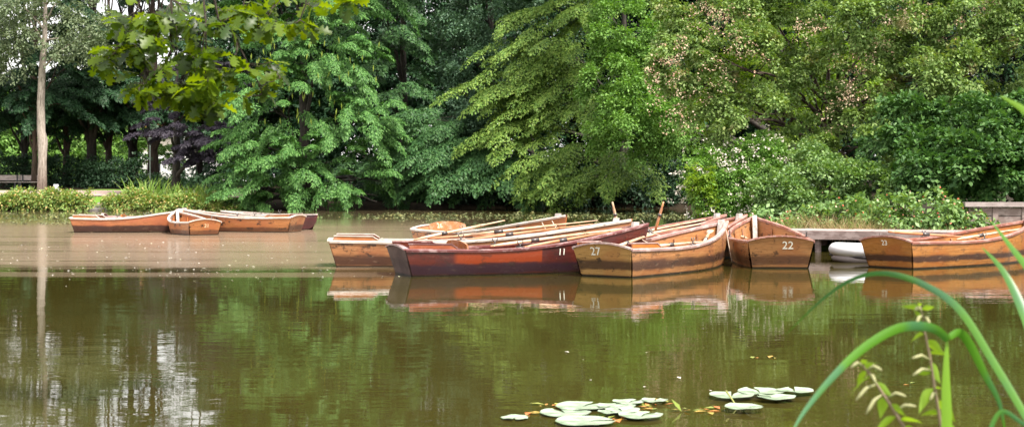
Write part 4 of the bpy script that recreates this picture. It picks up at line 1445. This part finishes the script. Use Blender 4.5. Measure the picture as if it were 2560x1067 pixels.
for i, (px, py, w, lb) in enumerate(pads):
    p = onwater(px, py)
    rr = w * 1.14 / 2 * p.y / F
    mb = MB()
    ang0 = random.uniform(0, 6.28)
    n = 40
    vs_ = [(0, 0, .006)]
    ph = random.uniform(0, 6)
    for ring, rad in ((1, .35), (2, .7), (3, .94), (4, 1.0)):
        for k in range(n + 1):
            a = ang0 + .16 + (2 * math.pi - .32) * k / n
            q = 1 + .03 * math.sin(3 * a + ph) + .015 * math.sin(11 * a + ph)
            z = .008 + (.003 * rad * math.sin(2 * a + ph) + .002 * math.sin(5 * a + ph)) * rad + (.004 if ring == 4 else 0)
            vs_.append((rr * rad * q * math.cos(a), rr * rad * q * math.sin(a) * 1.0, max(z, .004) + i * .0016))
    fs_ = [(0, 1 + k, 2 + k) for k in range(n)]
    for ring in range(3):
        o0 = 1 + ring * (n + 1)
        o1 = o0 + n + 1
        fs_ += [(o0 + k, o1 + k, o1 + k + 1, o0 + k + 1) for k in range(n)]
    mb.add(vs_, fs_)
    o = mb.build('lily_pad', PADM, None, True)
    o.location = (p.x, p.y, 0)
    tag(o, lb, 'lily pad', 'lily pads on the near water')
# thin stalk over the right group
mb = MB(); mb.tube([at(1846, 1024, 9.45), at(1832, 1000, 9.5), at(1815, 976, 9.55)], [.006, .005, .007], 6)
tag(mb.build('bud_stalk', plain('stalk_green', (.25, .26, .08), .6, .3), None, True), 'thin green bud stalk leaning over the lily pads at right', 'stalk')


def scatter(name, label, boxes, m, size, z=.004, flat=.9, asp=.6):
    Ps, sz = [], []
    for (x0, x1, y0, y1, n) in boxes:
        for _ in range(n):
            p = onwater(random.uniform(x0, x1), random.uniform(y0, y1))
            Ps.append((p.x, p.y, z + random.uniform(0, .003)))
            sz.append(random.uniform(.4, 1.3) * size * (p.y / 25) ** .4)
    k = len(Ps)
    P = np.array(Ps)
    d = RNG.normal(0, 1, (k, 3)); d[:, 2] = RNG.normal(0, .05, k)
    n_ = np.tile((0, 0, 1.), (k, 1)) + RNG.normal(0, .04, (k, 3))
    vv, qq = leaf_quads(P, d, n_, np.array(sz), np.array(sz) * asp, -.05)
    return tag(link(name, np_mesh(name, vv, qq), m), label, 'floating bits', kind='stuff')


PET = leaf_mat('pale_petal', [(.6, .56, .48), (.7, .66, .6), (.5, .5, .3), (.72, .7, .68)], .1, (1, 1, 1))
scatter('petal_litter', 'pale petals and fluff drifting on the brown water', [(0, 830, 600, 660, 80), (100, 300, 668, 690, 12), (330, 640, 668, 690, 30), (560, 830, 660, 700, 20), (150, 830, 690, 720, 10), (0, 400, 590, 700, 15), (1200, 2000, 880, 1060, 8), (820, 1000, 590, 700, 8)], PET, .065)
FLO = leaf_mat('floating_leaf', [(.10, .15, .05), (.16, .20, .08), (.24, .25, .12), (.30, .27, .09)], .1, (1, 1, 1))
scatter('leaf_litter', 'green and yellow floating leaves in a band before the far shore', [(0, 590, 531, 548, 900), (900, 1720, 536, 548, 1100), (960, 1700, 531, 540, 300), (600, 1000, 533, 548, 120), (0, 300, 548, 562, 160), (1000, 1700, 548, 562, 160)], FLO, .12, asp=.7)
OLD = leaf_mat('old_pad', [(.40, .22, .03), (.45, .13, .03), (.30, .30, .05), (.14, .20, .03)], .2, (1, 1, .5))
scatter('old_leaf_litter', 'orange and yellow decaying lily leaves around the pads', [(1320, 1380, 1028, 1042, 9), (1590, 1660, 1010, 1030, 12), (1480, 1560, 1040, 1058, 12), (1700, 1830, 1018, 1032, 14), (1340, 1400, 1005, 1016, 5), (1600, 1670, 998, 1004, 5), (1875, 1950, 893, 897, 4), (2240, 2290, 958, 962, 2)], OLD, .13, .002, asp=.45)

# ================================================================== foreground plants
def blade(pts, w, mt, parent, Y0, Y1, twist=0.0, fold=.25):
    """pts in photo coordinates along the blade, spread in depth from Y0 to Y1"""
    k = len(pts)
    P = []
    for i, (px, py) in enumerate(pts):
        P.append(at(px, py, Y0 + (Y1 - Y0) * i / (k - 1)))
    Q = []
    for i in range(k - 1):
        a, c = P[i], P[i + 1]
        pm, pn = P[max(i - 1, 0)], P[min(i + 2, k - 1)]
        for s in range(6):
            t = s / 6
            Q.append(.5 * ((2 * a) + (c - pm) * t + (2 * pm - 5 * a + 4 * c - pn) * t * t + (3 * a - pm - 3 * c + pn) * t ** 3))
    Q.append(P[-1])
    n = len(Q)
    rings = []
    for i, q in enumerate(Q):
        d = (Q[min(i + 1, n - 1)] - Q[max(i - 1, 0)]).normalized()
        vw = Vector((0, 1, .15))
        s = d.cross(vw).normalized()
        nn = s.cross(d)
        t = i / (n - 1)
        ww = w * (min(1, .75 + t * 1.2)) * (1 - max(0, (t - .35) / .65) ** 1.6) * .5 + .0008
        rings.append([q - parent.location - s * ww + nn * ww * fold, q - parent.location, q - parent.location + s * ww + nn * ww * fold])
    mb = MB(); mb.loft(rings)
    return mb.build('blade', mt, parent, True)


REED = leaf_mat('reed_leaf', [(.045, .14, .055), (.055, .16, .065)], .3, (.9, 1.2, .4), spec=.5, rough=.35, second=(.07, .19, .014), nscale=3.5, second_at=(.44, .58))
LIME_REED = leaf_mat('lit_reed_leaf', [(.14, .28, .02), (.17, .31, .03)], .45, (1.3, 1.3, .3), spec=.5, rough=.35)  # brighter reed green, light coming through the blade painted in
r = empty('reed_plant', (1.4, 4.3, .02), 0, 'tall reed plant with long arching blades close to the camera at right', 'reed')
blade([(2366, 1180), (2368, 1060), (2366, 940), (2368, 838)], .031, LIME_REED, r, 4.3, 4.32)
blade([(2372, 850), (2330, 820), (2250, 820), (2160, 870), (2080, 945), (2010, 1030), (1975, 1090)], .027, REED, r, 4.3, 3.9)
blade([(2375, 842), (2400, 832), (2425, 860), (2465, 940), (2500, 1010), (2515, 1100)], .025, REED, r, 4.3, 4.4)
blade([(2640, 1180), (2570, 1050), (2490, 915), (2400, 775), (2310, 712), (2220, 684), (2140, 695), (2060, 745), (1965, 835)], .021, REED, r, 4.1, 4.7)
blade([(2640, 1080), (2600, 900), (2560, 780), (2510, 680), (2455, 618)], .032, REED, r, 4.3, 4.6)
blade([(2680, 1000), (2640, 820), (2590, 700), (2530, 620), (2478, 553)], .028, REED, r, 4.4, 4.8)
blade([(2800, 700), (2700, 440), (2620, 330), (2560, 275), (2500, 240)], .036, LIME_REED, r, 4.2, 4.3)
blade([(2460, 1120), (2500, 1030), (2560, 1060), (2620, 1100)], .012, REED, r, 4.0, 4.0)

NETL = leaf_mat('nettle_leaf', [(.16, .30, .03), (.22, .36, .05), (.12, .24, .04)], .5, (1.3, 1.2, .3))
NETS = plain('nettle_stem', (.22, .16, .11), .6, .3, .2, 20)
NETF = leaf_mat('nettle_flower', [(.28, .30, .14), (.36, .34, .18)], .3, (1, 1, .7))


def nettle(label, stem, Y, leaves, tassels):
    P = [at(px, py, Y) for px, py in stem]
    root = empty('nettle_plant', P[0], 0, label, 'nettle', 'nettle stems by the reeds')
    mb = MB(); mb.tube([p - P[0] for p in P], [.0056 - .0032 * i / (len(P) - 1) for i in range(len(P))], 8); mb.build('stem', NETS, root, True)
    for (bx, by, tx_, ty_, w) in leaves:
        a, c = at(bx, by, Y), at(tx_, ty_, Y - random.uniform(-.06, .08))
        d = (c - a)
        L = d.length
        d.normalize()
        s = d.cross(Vector((random.uniform(-.4, .4), 1, random.uniform(.2, .9)))).normalized()
        nn = s.cross(d)
        rings = []
        for t, q in ((0, .05), (.08, .35), (.2, .8), (.35, 1), (.55, .85), (.75, .5), (.9, .2), (1, .02)):
            c0 = a - P[0] + d * L * t - nn * (.2 * L * t * t)
            ww = w * Y / F * .5 * q
            rings.append([c0 - s * ww + nn * ww * .35, c0, c0 + s * ww + nn * ww * .35])
        mb = MB(); mb.loft(rings); mb.build('leaf', NETL, root, True)
    for (bx, by, tx_, ty_) in tassels:
        a, c = at(bx, by, Y) - P[0], at(tx_, ty_, Y - .03) - P[0]
        mid = (a + c) / 2 + Vector((0, 0, .012))
        pts = [a, a.lerp(mid, .5), mid, mid.lerp(c, .5), c]
        mb = MB(); mb.tube(pts, [.002, .004, .0055, .0055, .0025], 6)
        vv = []
        mb.build('tassel', NETF, root, True)


nettle('taller nettle with pointed leaves just left of the upright reed blade', [(2372, 1180), (2352, 1060), (2335, 960), (2325, 890), (2312, 830), (2306, 790), (2300, 765)], 4.4,
       [(2302, 770, 2255, 762, 14), (2304, 772, 2340, 764, 14), (2306, 800, 2285, 770, 12), (2310, 835, 2268, 848, 22), (2312, 820, 2365, 825, 20), (2316, 850, 2360, 880, 24), (2322, 880, 2370, 878, 16), (2328, 905, 2345, 955, 26), (2330, 930, 2285, 930, 16), (2338, 970, 2365, 966, 12), (2334, 970, 2285, 1030, 34), (2346, 1000, 2385, 1040, 28), (2350, 1030, 2305, 1030, 18), (2354, 1060, 2400, 1085, 26), (2300, 766, 2298, 745, 10)],
       [(2306, 790, 2290, 812), (2308, 795, 2325, 812), (2328, 900, 2280, 895), (2330, 925, 2282, 938), (2342, 985, 2325, 1000), (2304, 780, 2288, 775)])
nettle('shorter nettle leaning left beside the lily pads', [(2300, 1180), (2262, 1070), (2225, 1010), (2195, 965), (2175, 935), (2158, 915), (2150, 905)], 4.2,
       [(2160, 918, 2185, 905, 18), (2152, 908, 2170, 897, 14), (2165, 925, 2140, 960, 20), (2178, 940, 2110, 975, 16), (2190, 955, 2230, 990, 20), (2212, 990, 2200, 1040, 28), (2225, 1010, 2268, 1035, 20), (2250, 1050, 2310, 1045, 24), (2240, 1040, 2180, 1075, 26), (2260, 1065, 2300, 1090, 24), (2152, 908, 2130, 915, 12)],
       [(2158, 915, 2128, 918), (2165, 925, 2205, 925), (2172, 935, 2190, 960), (2190, 960, 2140, 1000), (2215, 995, 2265, 990), (2205, 985, 2165, 1035), (2235, 1030, 2290, 1015)])

# oak branch hanging into the view, upper left
OAK = leaf_mat('oak_leaf', [(.018, .042, .006), (.06, .115, .007), (.14, .22, .010), (.035, .08, .02)], .6, (1.9, 1.6, .2), spec=.45, rough=.4)
TWIG = bark('twig_bark', (.02, .014, .01), (.07, .05, .035), 20)
OUT = [(0, .04), (.10, .05), (.16, .16), (.22, .20), (.28, .10), (.36, .13), (.43, .29), (.50, .33), (.55, .17), (.62, .17), (.69, .33), (.76, .34), (.79, .17), (.86, .17), (.92, .20), (.97, .13), (1.0, .03)]


def oak_leaves(mb, pos, d, nrm, L):
    s = d.cross(nrm).normalized()
    nrm = s.cross(d)
    cu = random.uniform(.05, .35)
    vs_, fs_ = [], []
    for (t, w) in OUT:
        w *= random.uniform(.85, 1.15)
        c = pos + d * (L * t) - nrm * (cu * L * t * t)
        vs_ += [c - s * (w * L) + nrm * (w * L * .25), c, c + s * (w * L) + nrm * (w * L * .25)]
    for i in range(len(OUT) - 1):
        k = i * 3
        fs_ += [(k, k + 1, k + 4, k + 3), (k + 1, k + 2, k + 5, k + 4)]
    mb.add(vs_, fs_)


ob = at(480, -350, 9.10)
root = empty('oak_branch', ob, 0, 'hanging oak branch with lobed lime green leaves close at upper left', 'branch')
mb = MB()
mb.tube([at(150, -420, 9.30) - ob, at(400, -300, 9.10) - ob, at(640, -200, 9.10) - ob, at(900, -160, 9.20) - ob], [.03, .025, .02, .012], 8)
mb.build('bough', TWIG, root, True)
twigs = [
    ([(430, -290), (425, -60), (430, 40), (395, 90), (385, 110)], 9.00, .012), ([(430, -290), (428, 0), (425, 90), (440, 140), (455, 190)], 9.10, .012), ([(520, -250), (505, -40), (515, 60), (515, 150), (512, 230)], 8.90, .012),
    ([(560, -230), (530, -30), (545, 45), (590, 100), (620, 160), (648, 210), (655, 235)], 9.10, .013), ([(640, -200), (620, -40), (605, 30), (640, 70), (690, 120)], 9.30, .01), ([(400, -300), (365, -40), (340, 30), (315, 70), (300, 110)], 9.10, .011),
    ([(760, -190), (770, -60), (765, 10), (750, 50), (735, 75)], 9.40, .01), ([(380, 5), (360, 60), (350, 130), (365, 170)], 8.95, .008), ([(640, 205), (680, 205), (700, 195)], 9.10, .006), ([(860, -170), (850, -40), (845, 10)], 9.5, .008)]
# leaf clumps: photo centre, spread, number, twig that bears them
clumps = [(300, 130, 38, 50, 30, 5), (320, 60, 34, 40, 22, 5), (285, 150, 26, 22, 10, 5), (350, 110, 45, 60, 36, 7), (330, 35, 40, 35, 16, 5), (400, 40, 50, 45, 22, 0), (395, 100, 45, 30, 24, 0), (460, 70, 40, 50, 20, 1), (440, 120, 45, 40, 24, 1),
          (370, 200, 40, 32, 36, 7), (350, 215, 28, 18, 12, 7), (395, 215, 24, 20, 12, 7), (500, 170, 45, 40, 32, 2), (470, 215, 45, 38, 36, 1), (520, 220, 42, 40, 44, 2), (490, 260, 50, 24, 34, 2), (540, 190, 35, 40, 22, 2), (560, 160, 24, 22, 12, 2),
          (510, 90, 45, 50, 22, 2), (560, 30, 55, 40, 26, 4), (620, 40, 55, 40, 30, 4), (640, 75, 40, 36, 16, 4), (600, 110, 35, 40, 14, 3), (640, 165, 40, 28, 16, 3), (660, 215, 40, 26, 14, 3), (690, 190, 26, 16, 6, 8), (630, 225, 24, 20, 7, 3), (480, 20, 60, 35, 22, 1),
          (740, 50, 45, 30, 22, 6), (790, 20, 40, 25, 18, 6), (760, 80, 26, 14, 8, 6), (850, 10, 36, 14, 14, 9), (690, 20, 50, 26, 16, 4), (690, 60, 26, 20, 8, 4)]
tws = []
for pts, Y, rad in twigs:
    P = [at(px, py, Y + random.uniform(-.05, .05)) - ob for px, py in pts]
    mb = MB(); mb.tube(P, [rad * .75 * (1 - .7 * i / (len(P) - 1)) for i in range(len(P))], 6)
    tws.append((mb.build('twig', TWIG, root, True), MB(), P, Y))
stems = {k: MB() for k in range(len(tws))}
for (px, py, sx, sy, n, ti) in clumps:
    o, lm_, P, Y = tws[ti]
    ctr = at(px, py, Y) - ob
    near = min(P, key=lambda q: (q - ctr).length)
    for _ in range(max(1, int(n / 4.9))):
        c = at(random.gauss(px, sx * .62), random.gauss(py, sy * .62), Y + random.gauss(0, .14)) - ob
        st = (near - c)
        st = near.lerp(c, .0)
        axis = Vector((random.gauss(0, .5), random.gauss(0, .5), -1.0)).normalized()
        if (c - near).length < .45:
            stems[ti].tube(limb_path(near, c, -.08, 4, .25), [.0055, .0045, .004, .0035, .003], 5)
        k = random.randint(4, 7)
        a0 = random.uniform(0, 6.28)
        e1 = axis.orthogonal().normalized()
        e2 = axis.cross(e1)
        for q in range(k):
            a = a0 + 2 * math.pi * q / k + random.gauss(0, .3)
            rad_ = e1 * math.cos(a) + e2 * math.sin(a)
            d = (rad_ + axis * random.uniform(.0, .9)).normalized()
            nrm = (-axis * 1.0 + rad_ * random.uniform(-.2, .7) + Vector((random.gauss(0, .25), random.gauss(0, .25), random.gauss(0, .25)))).normalized()
            oak_leaves(lm_, c + d * .012, d, nrm, random.uniform(.085, .14))
for ti, sb_ in stems.items():
    if sb_.v:
        sb_.build('side_twig', TWIG, tws[ti][0], True)
for o, lm_, P, Y in tws:
    if lm_.v:
        lm_.build('leaves', OAK, o, True)

print('objects', len(bpy.data.objects), 'polys', sum(len(o.data.polygons) for o in bpy.data.objects if o.type == 'MESH'))
